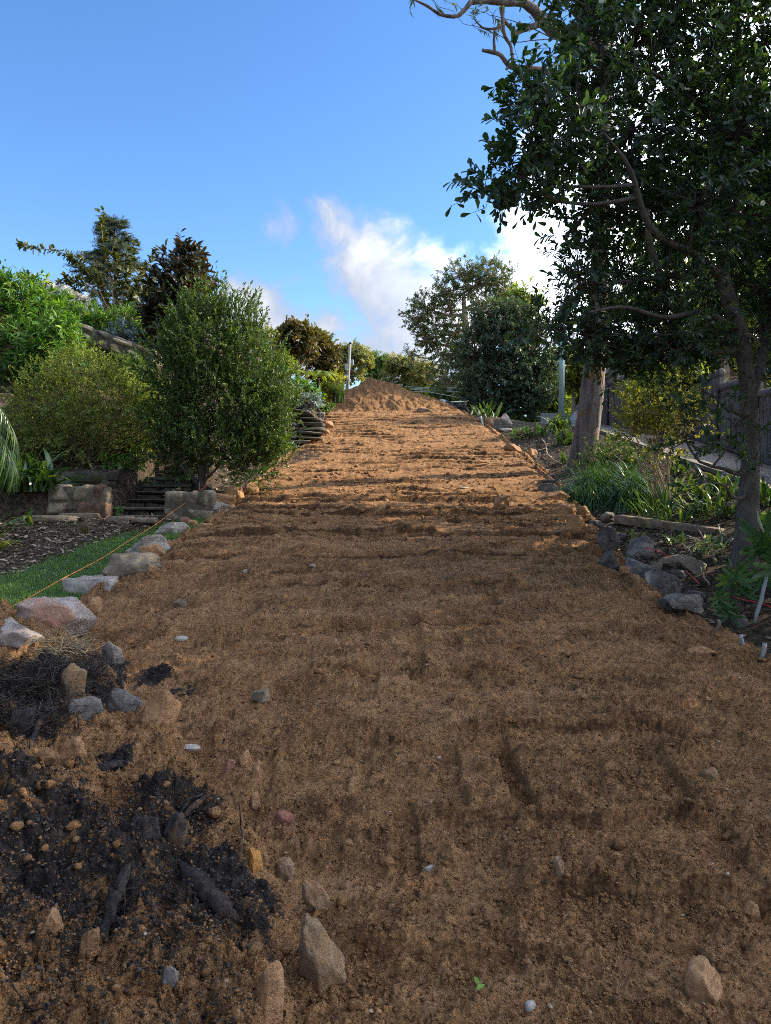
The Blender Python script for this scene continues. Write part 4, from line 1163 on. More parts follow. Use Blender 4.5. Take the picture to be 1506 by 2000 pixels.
def shrub(name, label, u, vb, clumps, lmat, bmat='brown_bark', leaf=(.05, .02), y=None, nst=7, stem_r=.02, group=None, cat='shrub', **k):
    """clumps given as photo ellipses (u, v, ru, rv, n[, dy])"""
    b = hit(u, vb) if y is None else at(u, vb, y)
    yy = b[1]; C = []
    for c in clumps:
        ctr, rad = ell(c[0], c[1], c[2], c[3], yy + (c[5] if len(c) > 5 else 0)); C.append((ctr, rad, c[4]))
    st = []
    for i in range(nst):
        c = C[i % len(C)]; tgt = c[0] + rng.normal(size=3) * c[1] * .45
        st.append((bend(b + rng.normal(size=3) * [.05, .05, 0], tgt, .03, .05, 5), (stem_r, stem_r * .7, stem_r * .3)))
    return tree(name, label, cat, b, st, C, lmat, bmat, leaf, stem_name='stems', crown='foliage', limb_r=stem_r * .6, group=group, **k)


def blade_mesh(name, L, W, arch, segs=7, mat=None, taper=.55, fold=.25, tint=.5, twist=0.0):
    """one strap leaf growing along +X from the origin, arching over"""
    t = np.linspace(0, 1, segs + 1)
    el = math.radians(78) - arch * t ** 1.3
    dx = np.cos(el) * L / segs; dz = np.sin(el) * L / segs
    x = np.concatenate([[0], np.cumsum(dx[:-1])]); z = np.concatenate([[0], np.cumsum(dz[:-1])])
    wd = W * np.minimum(1, .55 + 1.6 * t) * (1 - np.clip((t - taper) / (1 - taper), 0, 1) ** 1.6 * .97) / 2
    V = []
    for i in range(segs + 1):
        V += [(x[i], -wd[i], z[i] + fold * wd[i]), (x[i], 0, z[i]), (x[i], wd[i], z[i] + fold * wd[i])]
    V = np.array(V)
    Q = [(3 * i, 3 * i + 1, 3 * i + 4, 3 * i + 3) for i in range(segs)] + [(3 * i + 1, 3 * i + 2, 3 * i + 5, 3 * i + 4) for i in range(segs)]
    return Geo().add(V, np.array(Q), np.repeat(np.clip(tint + .1 * rng.normal() + .12 * (t - .5), 0, 1), 3)).mesh(name, mat)


_blades = {}


def strap_plant(name, label, u, vb, n, Lpx, Wpx, lmat='strap', arch=1.3, spread=.05, cat='plant', group=None, y=None, parts=True, y_off=0.0, yaw0=None, yawr=math.pi, base=None):
    b = base if base is not None else (hit(u, vb) if y is None else at(u, vb, y))
    s = b[1] / F; L, W = Lpx * s, Wpx * s
    t = thing(name, label, cat, b, group)
    key = (lmat, round(arch, 1), round(W / L, 3))
    if key not in _blades:
        _blades[key] = [blade_mesh('leaf', 1.0, W / L, arch * f, 7, LM[lmat], tint=ti) for f, ti in ((.45, .5), (.8, .35), (1.0, .62), (1.25, .28), (1.5, .8))]
    for i in range(n):
        f = (i + .5) / n
        me = random.choice(_blades[key])
        yaw = random.uniform(-math.pi, math.pi) if yaw0 is None else yaw0 + random.uniform(-yawr, yawr)
        sc = L * random.uniform(.6, 1.1)
        m_ = Matrix.Translation(Vector(b) + Vector((random.gauss(0, spread), random.gauss(0, spread), -.015))) @ Matrix.Rotation(yaw, 4, 'Z') @ Matrix.Rotation(random.gauss(0, .22), 4, 'X') @ Matrix.Rotation(random.uniform(-.35, .75) * (1 - f * .5), 4, 'Y') @ Matrix.Scale(sc, 4)
        inst('leaf', me, t, m_)
    return t


def blades(P, L, W, lean=.6, segs=3, droop=.5):
    """many grass blades as one geometry"""
    n = len(P); yaw = rng.uniform(0, 2 * np.pi, n); d = np.stack([np.cos(yaw), np.sin(yaw), 0 * yaw], -1); side = np.stack([-np.sin(yaw), np.cos(yaw), 0 * yaw], -1)
    L = L * rng.uniform(.5, 1.2, n); ln = lean * rng.uniform(.2, 1.4, n)
    V = []
    for i in range(segs + 1):
        t = i / segs; a = ln * (1 + droop * t * 2)
        c = P + (d * np.sin(a * t)[:, None] + np.array([0, 0, 1]) * np.cos(a * t * 1.15)[:, None]) * (L * t)[:, None]
        w_ = W * (1 - t ** 1.5) / 2 + W * .02
        V += [c - side * w_, c + side * w_]
    V = np.stack(V, 1).reshape(-1, 3); k = 2 * (segs + 1)
    Q = np.concatenate([np.arange(n)[:, None] * k + np.array([[2 * i, 2 * i + 1, 2 * i + 3, 2 * i + 2]]) for i in range(segs)])
    tint = np.clip(.45 + .22 * rng.normal(size=n), 0, 1)
    return V, Q, np.repeat(tint, k)


def tuft(name, label, u, vb, n, Lpx, Wpx, rad, lmat, lean=.7, droop=.5, cat='plant', group=None, y=None, segs=5):
    """fine leaved clump, its blades joined"""
    b = hit(u, vb) if y is None else at(u, vb, y); s = b[1] / F
    a = rng.uniform(0, 2 * np.pi, n); r = np.sqrt(rng.random(n)) * rad * s
    P = np.stack([b[0] + r * np.cos(a), b[1] + r * np.sin(a), 0 * a], -1); P[:, 2] = E + ZALL(P[:, 0], P[:, 1]) - .01 if y is None else b[2]
    t = thing(name, label, cat, b, group)
    mk('foliage', Geo().add(*blades(P, Lpx * s, Wpx * s, lean, segs, droop)), LM[lmat], t, kind='stuff')
    return t


def frond_leaflets(parent, P, Lf, Wf, lmat, n, drop=.5, ang=1.0, flat=.2):
    """a feather frond: rachis along P with n leaflets each side, each an object under it"""
    P = spline(P, 24); T = nrm(np.gradient(P, axis=0))
    r = mk('frond', Geo().add(*tube(P, np.linspace(.012, .003, 24), 5)), LM[lmat], parent)
    key = ('lf', lmat)
    if key not in _blades:
        _blades[key] = []
        for ti in (.3, .55, .8):
            t = np.linspace(0, 1, 6); w_ = np.array([.55, 1, 1, .85, .5, .03]) / 2
            V = np.array([p for i in range(6) for p in ((t[i], -w_[i], -.28 * t[i] ** 2), (t[i], w_[i], -.28 * t[i] ** 2))])
            Q = np.array([(2 * i, 2 * i + 2, 2 * i + 3, 2 * i + 1) for i in range(5)])
            _blades[key].append(Geo().add(V, Q, ti).mesh('leaflet', LM[lmat]))
    for i in range(n):
        f = .12 + .86 * i / n; k = f * 23; j = min(int(k), 22); c = P[j] + (P[j + 1] - P[j]) * (k - j); tt = T[j]
        sidev = nrm(np.cross(tt, np.array([0, 0, 1.0]))); upv = np.cross(sidev, tt)
        for sg in (-1, 1):
            a = ang * (1 - .55 * f) * random.uniform(.85, 1.15)
            d = nrm(tt * math.cos(a) + sg * sidev * math.sin(a) + upv * flat * .5 - np.array([0, 0, drop * random.uniform(.6, 1.3)]))
            nn = nrm(upv + .25 * rng.normal(size=3)); yv = nrm(np.cross(nn, d)); zv = np.cross(d, yv)
            L = Lf * (.55 + .45 * math.sin(math.pi * min(1, f * 1.05))) * random.uniform(.85, 1.1)
            m_ = Matrix(((d[0] * L, yv[0] * Wf, zv[0] * L, c[0]), (d[1] * L, yv[1] * Wf, zv[1] * L, c[1]), (d[2] * L, yv[2] * Wf, zv[2] * L, c[2]), (0, 0, 0, 1)))
            inst('leaflet', random.choice(_blades[key]), r, m_)
    return r


# ---- the big leafy tree on the right, its shade falls over the near slope
def px(pts, y):
    return np.array([at(u, v, yy if yy else y) for (u, v, yy) in pts])


NB = hit(1452, 1118)
NY = NB[1]
tr_main = px([(1450, 1122, NY), (1458, 1060, NY), (1465, 900, NY + .05), (1462, 780, NY + .1), (1448, 660, NY + .1), (1424, 590, NY + .1), (1412, 530, NY + .1), (1436, 420, NY + .2), (1456, 320, NY + .3), (1450, 180, NY + .4), (1440, 20, NY + .5), (1450, -160, NY + .6)], NY)
tr_main[0, 2] -= .1
s_ = NY / F
tr_r = np.array([32, 23, 16, 15, 15, 14.5, 13, 11, 9, 7, 5, 3.5]) * s_
fork = px([(1466, 770, NY + .1), (1484, 720, NY + .2), (1500, 650, NY + .5), (1540, 540, NY + .8), (1560, 400, NY + 1.2)], NY)
limb2 = px([(1412, 545, NY + .1), (1360, 500, NY - .3), (1300, 470, NY - .6), (1262, 430, NY - .8), (1230, 330, NY - 1.0), (1180, 260, NY - 1.1)], NY)
limb3 = px([(1302, 600, NY - .2), (1290, 540, NY - .5), (1268, 470, NY - .7), (1265, 410, NY - .8)], NY)
limb4 = px([(1440, 640, NY), (1370, 610, NY - .4), (1300, 620, NY - .7), (1220, 600, NY - .9), (1150, 610, NY - 1.0)], NY)
limb5 = px([(1450, 300, NY + .3), (1380, 220, NY), (1290, 150, NY - .3), (1200, 120, NY - .6)], NY)
NC = []
for (u, v, ru, rv, n, dy) in [
    # the drooping left branch
    (1050, 270, 75, 85, 62, -.9), (1010, 340, 52, 36, 30, -1.0), (960, 372, 36, 22, 14, -1.0), (1090, 335, 70, 48, 40, -.8), (1040, 200, 40, 45, 26, -.9), (1120, 240, 55, 90, 52, -.7), (1055, 150, 22, 25, 8, -.9),
    (1150, 60, 45, 75, 46, -.5), (1160, 170, 50, 70, 50, -.4), (1140, -30, 60, 60, 36, -.4),
    (1215, 90, 80, 100, 95, .2), (1300, 60, 90, 110, 110, -.2), (1400, 70, 100, 110, 120, .2), (1490, 80, 90, 110, 110, .3), (1230, 260, 80, 100, 100, -.4), (1330, 240, 90, 100, 120, .1), (1430, 250, 100, 100, 120, -.2), (1510, 260, 80, 100, 100, .2),
    (1180, 370, 50, 60, 48, -.2), (1260, 400, 80, 80, 80, .3), (1360, 400, 90, 85, 100, -.4), (1460, 420, 90, 85, 90, .4),
    (1120, 440, 34, 40, 22, -.3), (1130, 540, 48, 60, 46, -.3), (1210, 530, 70, 75, 72, .2), (1300, 540, 75, 70, 76, -.4), (1390, 560, 60, 60, 50, .5), (1480, 560, 60, 70, 52, .5),
    (1075, 640, 46, 40, 36, -.5), (1150, 650, 65, 55, 66, -.5), (1230, 660, 75, 55, 80, -.2), (1320, 660, 75, 55, 78, -.5), (1395, 660, 40, 50, 40, .3), (1490, 640, 40, 60, 36, .6),
    (1200, 690, 50, 20, 22, -.4), (1290, 692, 60, 20, 24, -.4), (1370, 690, 40, 22, 16, -.3),
    # low shoots from the trunk
    (1390, 770, 40, 40, 6, -.4), (1340, 860, 46, 60, 9, -.5), (1440, 830, 40, 36, 7, -.4), (1380, 940, 34, 30, 4, -.5), (1440, 920, 28, 26, 4, -.4),
    # above and beside the frame
    (1250, -90, 110, 90, 110, 0), (1390, -110, 130, 110, 130, 0), (1540, -60, 110, 110, 110, .2), (1620, 120, 110, 120, 120, .2), (1620, 330, 110, 120, 110, .2), (1600, 520, 90, 90, 80, .5), (1720, 230, 110, 150, 120, .3), (1740, 460, 110, 120, 90, .3),
    (1420, -290, 150, 100, 120, .2), (1580, -260, 140, 110, 110, .3), (1300, -260, 110, 80, 80, 0)]:
    c, rad = ell(u, v, ru, rv, NY + dy, (ru + rv) / 2 * s_ * 1.35)
    NC.append((c, rad, int(n * 1.55), .66) if v > 470 and u < 1450 else (c, rad, n))
near_tree = tree('leafy_tree', 'tall dark leafy tree with a lichened grey trunk on the right of the slope', 'tree', NB,
                 [(tr_main, tr_r), (fork, np.array([11, 9, 8, 5, 3]) * s_), (limb2, np.array([9, 8, 7, 6, 4, 2]) * s_), (limb3, np.array([4, 6, 6, 3]) * s_), (limb4, np.array([6, 5, 4, 3, 2]) * s_), (limb5, np.array([6, 5, 4, 2]) * s_)],
                 NC, 'near', 'grey_bark', (.088, .041), 'obovate', .82, .28, 15, .95, .12, .15, .8, .2, limb_r=.03, tw_r=.004, sides=16, lump=.012, flute=.04)
# the leaves that show largest, each on its own at the edge of the drooping branch
lm = [Geo().add(*(lambda v, f, k: (v, f, ti))(*leaves(np.zeros((1, 3)), np.array([[1., 0, 0]]), np.array([[0, 0, 1.]]), 1.0, .46, 'broad'))).mesh('leaf', LM['near']) for ti in (.2, .4, .6, .8)]
spots = [(1010, 340, 60, 45), (955, 375, 45, 26), (1045, 215, 62, 80), (1060, 150, 36, 40), (1110, 300, 50, 60), (1130, 40, 40, 60), (1080, 400, 50, 26), (1075, 635, 50, 40), (1120, 540, 44, 60), (1335, 860, 50, 80), (1430, 820, 50, 50), (1390, 760, 50, 40)]
k = 0; tip_a, tip_b = [], []
while k < 290:
    u, v, ru, rv = spots[k % len(spots)]
    c, rad = ell(u, v, ru, rv, NY - (.95 if u < 1250 else .5), .5)
    d0 = nrm(rng.normal(size=3)); p = c + d0 * rad * rng.uniform(.5, 1)
    tdir = nrm(d0 * .8 + .6 * rng.normal(size=3) + [0, 0, .1])
    tip_a.append(c + (p - c) * .25); tip_b.append(p - tdir * .02); tip_a.append(p - tdir * .02); tip_b.append(p + tdir * .23)
    for j in range(5):
        dd = nrm(tdir + .8 * rng.normal(size=3)); zz = nrm(rng.normal(size=3) * .6 + [0, 0, 1]); yv = nrm(np.cross(zz, dd)); zv = np.cross(dd, yv); L = .098 * rng.uniform(.8, 1.2)
        q = p + tdir * .05 * j
        inst('leaf', lm[(k + j) % 4], near_tree, Matrix(((dd[0] * L, yv[0] * L, zv[0] * L, q[0]), (dd[1] * L, yv[1] * L, zv[1] * L, q[1]), (dd[2] * L, yv[2] * L, zv[2] * L, q[2]), (0, 0, 0, 1))))
    k += 5
mk('twigs', Geo().add(*sticks(np.array(tip_a), np.array(tip_b), .0035, .0018)), M['grey_bark'], near_tree, kind='stuff')
# a woody vine looped round the trunk
P = px([(1446, 672, NY - .05), (1452, 655, NY - .13), (1462, 652, NY - .14), (1474, 664, NY - .1), (1478, 690, NY - .05), (1474, 650, NY), (1476, 620, NY)], NY)
prop(mk('vine', Geo().add(*tube(spline(P, 24), .008, 6)), M['brown_bark']), 'thin woody vine looped round the grey trunk', 'vine')

# trees added outside the frame on that side to shade the near slope
for (bx, by, hh, rr, lo, l) in ((6.9, 4.4, 6.3, 2.3, 0, 'dense leafy tree added to shade the near slope, out of frame, nearer than the lichened tree'), (7.2, 8.2, 6.6, 2.0, 0, 'dense leafy tree added for shade just outside the frame right of the lichened tree'), (6.4, 11.6, 6.4, 1.9, 1, 'high crowned leafy tree added for shade beside the driveway behind the lichened tree')):
    b = ground_at(bx, by, GZ)
    cl = [(b + [0, 0, hh * .66], np.array([rr, rr, hh * .30]), 620), (b + [-.9, .7, hh * .48], np.array([rr * .8, rr * .9, hh * .2]), 320), (b + [.5, -.9, hh * .45], np.array([rr * .8, rr * .8, hh * .2]), 300), (b + [0, 1.2, hh * .6], np.array([rr * .8, rr * .7, hh * .25]), 280)]
    if lo: cl = [(b + [0, 0, hh * .72], np.array([rr, rr * .85, hh * .20]), 460), (b + [-.9, -.4, hh * .66], np.array([rr * .8, rr * .7, hh * .16]), 260), (b + [.5, .2, hh * .82], np.array([rr * .8, rr * .7, hh * .15]), 200)]
    tree('leafy_tree', l, 'tree', b, [(np.array([b - [0, 0, .1], b + [.1, 0, hh * .3], b + [0, .1, hh * .7]]), (.16, .13, .06))], cl, 'mid' if lo else 'near', 'grey_bark', (.13, .065), 'diamond', 1.5, .4, 14, shell=.2, limb_r=.05)

# ---- smooth barked gum behind it with the bare crooked branch
GB = hit(1128, 925); GY = GB[1]; sg = GY / F
gum_t = px([(1128, 935, GY), (1140, 880, GY), (1152, 800, GY), (1160, 720, GY), (1166, 620, GY), (1172, 480, GY + .1), (1178, 330, GY + .2), (1184, 160, GY + .3), (1188, 0, GY + .4), (1200, -200, GY + .5), (1210, -420, GY + .6)], GY)
gum_r = np.array([29, 24, 22, 21, 18, 16, 14, 12, 11, 9, 6]) * sg
gbr = px([(1186, 95, GY + .3), (1120, 68, GY), (1085, 62, GY - .1), (1060, 42, GY - .2), (1046, 22, GY - .3), (1020, 5, GY - .4), (990, 5, GY - .5), (955, 2, GY - .6), (920, 4, GY - .7)], GY)
gb2 = px([(920, 4, GY - .7), (905, 22, GY - .75), (890, 32, GY - .8), (860, 28, GY - .85), (835, 12, GY - .9), (806, -2, GY - 1)], GY)
gb3 = px([(1062, 44, GY - .2), (1040, 52, GY - .3), (1020, 58, GY - .3), (1005, 68, GY - .35), (1000, 82, GY - .4)], GY)
gb4 = px([(1005, 62, GY - .3), (985, 40, GY - .4), (978, 18, GY - .4), (982, 2, GY - .4)], GY)
gb5 = px([(983, 8, GY - .45), (982, 40, GY - .45), (986, 70, GY - .45), (998, 92, GY - .4), (1002, 130, GY - .4)], GY)
gb6 = px([(1115, 205, GY - .1), (1090, 160, GY - .2), (1070, 140, GY - .3), (1020, 134, GY - .35), (995, 128, GY - .4), (978, 108, GY - .45), (962, 102, GY - .45), (942, 98, GY - .5)], GY)
gb7 = px([(985, 48, GY - .45), (965, 56, GY - .5), (945, 55, GY - .5), (932, 44, GY - .5), (926, 36, GY - .5)], GY)
gb8 = px([(966, 102, GY - .45), (965, 80, GY - .45), (966, 58, GY - .5)], GY)
gb9 = px([(1185, 300, GY + .2), (1150, 260, GY), (1115, 205, GY - .1)], GY)
GC = []
for (u, v, ru, rv, n, dy) in [(1150, -150, 120, 60, 40, 0), (1280, -240, 120, 70, 40, .3), (1120, -330, 120, 70, 36, 0), (1240, -450, 130, 80, 44, .5), (1020, -160, 70, 40, 14, -.5), (962, 30, 16, 14, 6, -.5), (925, 50, 8, 12, 2, -.5), (840, -10, 30, 10, 5, -.9), (1330, -90, 100, 60, 30, .4)]:
    c, rad = ell(u, v, ru, rv, GY + dy); GC.append((c, rad, n))
br = [(gbr, np.array([15, 14, 12, 11, 10, 8, 7, 5.5, 5]) * sg), (gb2, np.array([5, 4, 3.5, 3, 2.5, 1.5]) * sg), (gb3, np.array([6, 6, 6, 5, 2]) * sg), (gb4, np.array([4, 3, 2.5, 2]) * sg), (gb5, np.array([3, 3.5, 3.5, 3, 3]) * sg),
      (gb6, np.array([7, 7, 6.5, 6, 5, 4, 4, 3]) * sg), (gb7, np.array([3, 2.5, 2, 1.5, 1]) * sg), (gb8, np.array([3, 2.5, 2]) * sg), (gb9, np.array([8, 7, 7]) * sg)]
gum = tree('gum_tree', 'tall gum tree with peeling grey and orange trunk and bare crooked branches', 'tree', GB, [(gum_t, gum_r)], GC, 'gum', 'gum_bark', (.14, .022), 'narrow', 1, .35, 12, .7, .6, 0, .5, limb_r=.02, sides=18, lump=.02, flute=.09)
g = Geo()
for P, r_ in br: 
    P = spline(P, 5 * len(P)); g.add(*tube(P, np.interp(np.linspace(0, 1, len(P)), np.linspace(0, 1, len(r_)), r_), 8, .04))
mk('bare_branches', g, M['gum_bark'], gum)

# ---- left garden
shrub('olive_bush', 'large round olive green bush with fine leaves on the terrace', 160, 912,
      [(165, 785, 108, 80, 420), (95, 800, 70, 90, 230), (240, 800, 66, 80, 250), (165, 850, 105, 50, 180), (60, 850, 46, 50, 90), (275, 830, 36, 44, 80), (160, 728, 80, 34, 130)],
      'olive', 'olive_bark', leaf=(.042, .018), nst=34, stem_r=.009, twl=.24, per=24, up=.45, ang=.8, droop=0, shell=.55, tw_r=.0022, limbs=False, dens=1.15)
DBT = hit(390, 952); 
dense = [(420, 690, 75, 95, 330), (350, 740, 56, 80, 190), (490, 740, 60, 80, 230), (430, 800, 110, 80, 380), (340, 830, 50, 60, 120), (510, 820, 48, 56, 160), (430, 880, 110, 48, 270), (345, 890, 40, 38, 76), (500, 890, 55, 44, 150), (400, 620, 50, 45, 100), (340, 690, 26, 50, 50), (535, 850, 24, 42, 46), (500, 660, 14, 44, 26), (462, 640, 30, 50, 50), (540, 770, 30, 50, 60)]
shrub('dense_tree', 'dense teardrop shaped dark green young tree beside the slope', 392, 954, dense, 'dense', 'grey_bark', (.058, .021), nst=5, stem_r=.02, cat='tree', twl=.34, per=22, up=.75, outward=.55, ang=.62, droop=0, shell=.45, tw_r=.003, dens=1.45)
b = hit(392, 954); prop(mk('tree_trunk', Geo().add(*tube(spline([b - [0, 0, .1], b + [.01, 0, .25], b + [.06, 0, .7]], 10), [.075, .058, .055, .05, .05, .048, .046, .045, .044, .04], 10, .03)), M['grey_bark'], bpy.data.objects['dense_tree']))
bpy.data.objects['tree_trunk'].name = 'trunk'
BK = 'shrubs on the left bank'
shrub('leafy_shrub', 'bright green rounded shrub at the left edge against the sky', 20, 690, [(30, 590, 60, 40, 150), (-10, 620, 60, 60, 140), (70, 630, 40, 34, 80), (20, 560, 36, 14, 30)], 'bright', leaf=(.13, .035), shape='oval', y=14.2, twl=.3, per=12, group=BK, dens=1.1)
shrub('leafy_shrub', 'long leaved pale green shrub below the bright shrub on the left', 90, 730, [(70, 670, 50, 42, 90), (120, 690, 40, 36, 70), (30, 690, 40, 40, 70), (110, 640, 30, 24, 40)], 'bright', leaf=(.19, .035), shape='narrow', y=12.9, twl=.25, per=11, group=BK, droop=.3)
shrub('leafy_shrub', 'dark green hedge like shrub under the white flowers', 140, 690, [(120, 625, 46, 30, 110), (170, 640, 40, 24, 90), (95, 600, 34, 20, 60), (205, 640, 22, 22, 40)], 'bright', leaf=(.13, .032), y=14.9, twl=.25, per=13, group=BK)
shrub('flowering_shrub', 'white flowering shrub on the skyline of the left bank', 120, 640, [(112, 578, 32, 13, 90), (146, 592, 24, 11, 60), (88, 570, 16, 9, 26)], 'white', leaf=(.09, .07), y=15.6, twl=.12, per=9, group=BK, up=.5)
shrub('leafy_shrub', 'rounded bright shrub above the pale gold wall', 256, 700, [(258, 640, 34, 30, 110), (240, 660, 24, 20, 46), (275, 665, 22, 20, 46)], 'bright', leaf=(.10, .035), y=15.4, twl=.22, per=13, group=BK)
shrub('silver_plant', 'silvery blue succulent plant trailing over the pale gold wall', 240, 680, [(238, 655, 22, 18, 40), (258, 668, 20, 12, 34)], 'silver', leaf=(.13, .05), y=14.5, twl=.12, per=11, group=BK, nst=4, stem_r=.01)
shrub('leafy_shrub', 'pale yellowish shrub at the left end of the gold wall', 130, 712, [(140, 690, 30, 34, 40), (115, 720, 26, 20, 26), (110, 660, 20, 20, 20)], 'olive', leaf=(.09, .03), y=13.4, twl=.25, per=10, group=BK)
shrub('leafy_shrub', 'brownish dry shrub at the left edge', 10, 720, [(8, 670, 26, 40, 60), (30, 700, 24, 26, 36)], 'dead', leaf=(.13, .02), shape='narrow', y=13.0, twl=.25, per=10, group=BK)
shrub('ground_cover', 'dark green mounded ground cover plant right of the olive bush', 268, 780, [(262, 728, 34, 26, 130), (285, 755, 34, 24, 120), (240, 715, 20, 16, 46)], 'mid', leaf=(.045, .022), y=13.0, twl=.14, per=17, nst=6, group=BK, up=.6)
shrub('leafy_shrub', 'yellow green ferny plant between the olive bush and the dense tree', 285, 830, [(285, 790, 22, 34, 60), (300, 820, 24, 28, 44), (262, 800, 18, 18, 22), (255, 770, 16, 16, 20)], 'lime', leaf=(.10, .015), shape='narrow', y=12.4, twl=.25, per=12, nst=5, group=BK, up=.7)
# long armed shrub on the skyline with a cedar behind
Y = 16.2; b = at(228, 640, Y)
arms = [[(228, 640), (205, 600), (180, 555), (150, 510), (110, 490), (60, 484), (42, 478)], [(226, 640), (200, 590), (175, 560), (140, 548), (100, 556), (70, 548), (45, 536)], [(230, 640), (218, 560), (206, 500), (200, 460), (197, 420)], [(232, 640), (240, 570), (250, 520), (262, 480)],
        [(234, 640), (260, 580), (280, 530), (304, 492)], [(236, 640), (270, 600), (290, 560), (300, 530)], [(226, 640), (180, 600), (150, 570), (130, 545)], [(230, 640), (235, 560), (228, 500)], [(228, 640), (190, 560), (160, 520), (140, 505)], [(230, 640), (250, 600), (270, 560)], [(228, 640), (208, 590), (190, 540)]]
t = thing('long_armed_shrub', 'sparse tall shrub with long leafy arms reaching left on the skyline', 'shrub', b, BK)
g = Geo(); lf = Geo()
for i, ar in enumerate(arms):
    P = spline(px([(u, v, Y + .25 * math.sin(i * 2.1) * (k / len(ar))) for k, (u, v) in enumerate(ar)], Y), 26)
    g.add(*tube(P, np.linspace(.02, .004, 26), 5))
    lo = 9 if i < 3 else 8
    Tn = nrm(np.gradient(P, axis=0)); S = np.repeat(P[lo:], 3, 0) + .02 * rng.normal(size=((26 - lo) * 3, 3)); D = np.repeat(Tn[lo:], 3, 0)
    foliage(lf, S, D, .08, 3, .125, .06, 'oval', 1.2, .2)
for (u, v, ru, rv, n) in [(225, 520, 46, 40, 14), (250, 560, 46, 34, 18), (190, 560, 40, 30, 10), (285, 600, 26, 34, 16), (160, 530, 30, 20, 5)]:
    c, rad = ell(u, v, ru, rv, Y); S, D = twigs(c, rad, n, .2); foliage(lf, S, D, .3, 8, .12, .055, 'oval', 1.0, .1)
    g.add(*sticks(S - D * .2, S + D * .3, .005, .003))
mk('stems', g, M['pale_bark'], t); mk('foliage', lf, leaf_mat('sparse_shrub_leaf', (.03, .05, .018), (.075, .095, .03), (.20, .15, .045), .45, .3, .4), t)


def conifer(name, label, u, vb, vt, y, wpx, lmat, group=None, tiers=17, top_lean=0):
    b = at(u, vb, y); top = at(u + top_lean, vt, y); h = top[2] - b[2]; w_ = wpx / 2 * y / F
    t = thing(name, label, 'tree', b, group); g = Geo(); lf = Geo()
    g.add(*tube(spline(bend(b, top, 0, .004, 5), 12), np.linspace(.09, .012, 12), 7))
    for k in range(tiers):
        f = (k + .5) / tiers; z = b[2] + h * (.12 + .86 * f); r = w_ * (1 - f) ** .75 * random.uniform(.75, 1.15) + .05
        for j in range(6):
            a = random.uniform(0, 6.283); p0 = np.array([b[0] + (top[0] - b[0]) * f, y, z]); p1 = p0 + np.array([math.cos(a) * r, math.sin(a) * r, r * random.uniform(-.02, .30)])
            P = spline(bend(p0, p1, .06, .02, 4), 9); g.add(*tube(P, np.linspace(.018, .004, 9), 4))
            Tn = nrm(np.gradient(P, axis=0)); S = np.repeat(P[2:], 5, 0); D = nrm(np.repeat(Tn[2:], 5, 0) + .55 * rng.normal(size=(35, 3)) * [1, 1, .25])
            g.add(*sticks(S, S + D * .22, .004, .002)); foliage(lf, S, D, .24, 11, .07, .014, 'narrow', .8, 0)
    mk('trunk', g, M['dark_bark'], t); mk('crown', lf, LM[lmat], t)
    return t


conifer('conifer', 'blue green cedar with drooping tips behind the long armed shrub', 225, 660, 428, 19.5, 200, 'conifer')
CB = at(355, 735, 14.6)
tree('magnolia_tree', 'dark magnolia with bronze leaf backs behind the dense green tree', 'tree', CB, [(spline([CB, at(352, 640, 14.6), at(358, 520, 14.6)], 8), (.07, .05, .02))],
     [(*ell(357, 545, 42, 46, 14.6), 100), (*ell(352, 610, 58, 52, 14.6), 160), (*ell(370, 505, 22, 20, 14.6), 26), (*ell(330, 575, 32, 40, 14.4), 60), (*ell(388, 580, 26, 44, 14.4), 60), (*ell(345, 670, 55, 46, 14.6), 110), (*ell(320, 640, 26, 40, 14.4), 50)],
     'bronze', 'dark_bark', (.15, .062), 'oval', 1.1, .25, 10, 1.0, 0, .4, .8, .4)
# plants above the slab stack, beyond the dense tree
ST = 'plants above the slab stack'
CB = at(583, 760, 20.5)
tree('magnolia_tree', 'small golden brown magnolia with pale forked stems right of the dense tree', 'tree', CB, [(spline([CB, at(580, 722, 20.5)], 4), (.05, .045)), (spline([at(580, 722, 20.5), at(566, 698, 20.5), at(560, 690, 20.5)], 6), (.035, .02)), (spline([at(580, 722, 20.5), at(584, 700, 20.5), at(582, 680, 20.5)], 6), (.035, .02)), (spline([at(580, 722, 20.5), at(594, 704, 20.5), at(598, 688, 20.5)], 6), (.03, .02))],
     [(*ell(578, 664, 32, 26, 20.5), 120), (*ell(558, 680, 18, 16, 20.5), 40), (*ell(600, 672, 16, 22, 20.5), 40), (*ell(585, 645, 18, 10, 20.5), 26)], 'gold', 'pale_bark', (.17, .065), 'oval', 1.1, .22, 9, 1.0, 0, .4, .8, .3, limb_r=.02)
CB = at(632, 775, 21.5)
tree('magnolia_tree', 'bronze brown magnolia bush nearest the utility pole', 'tree', CB, [(spline([CB, at(632, 740, 21.5), at(634, 700, 21.5)], 6), (.05, .04, .02))],
     [(*ell(634, 700, 26, 30, 21.5), 110), (*ell(642, 735, 22, 30, 21.5), 80), (*ell(622, 720, 20, 30, 21.5), 60), (*ell(650, 745, 12, 24, 21.5), 36), (*ell(630, 676, 14, 12, 21.5), 22)], 'gold', 'dark_bark', (.17, .065), 'oval', 1.1, .22, 9, 1.0, 0, .4, .8, .3, limb_r=.02)
shrub('leafy_shrub', 'bright lime green shrub between the dense tree and the small magnolia', 548, 770, [(548, 718, 26, 22, 90), (530, 735, 24, 30, 80), (565, 735, 20, 20, 40)], 'lime', leaf=(.10, .045), shape='oval', y=19.5, twl=.2, per=12, group=ST)
shrub('leafy_shrub', 'dark green shrub against the right side of the dense tree', 530, 800, [(522, 760, 28, 44, 90), (545, 785, 24, 26, 60)], 'mid', leaf=(.09, .035), y=18.2, twl=.22, per=12, group=ST)
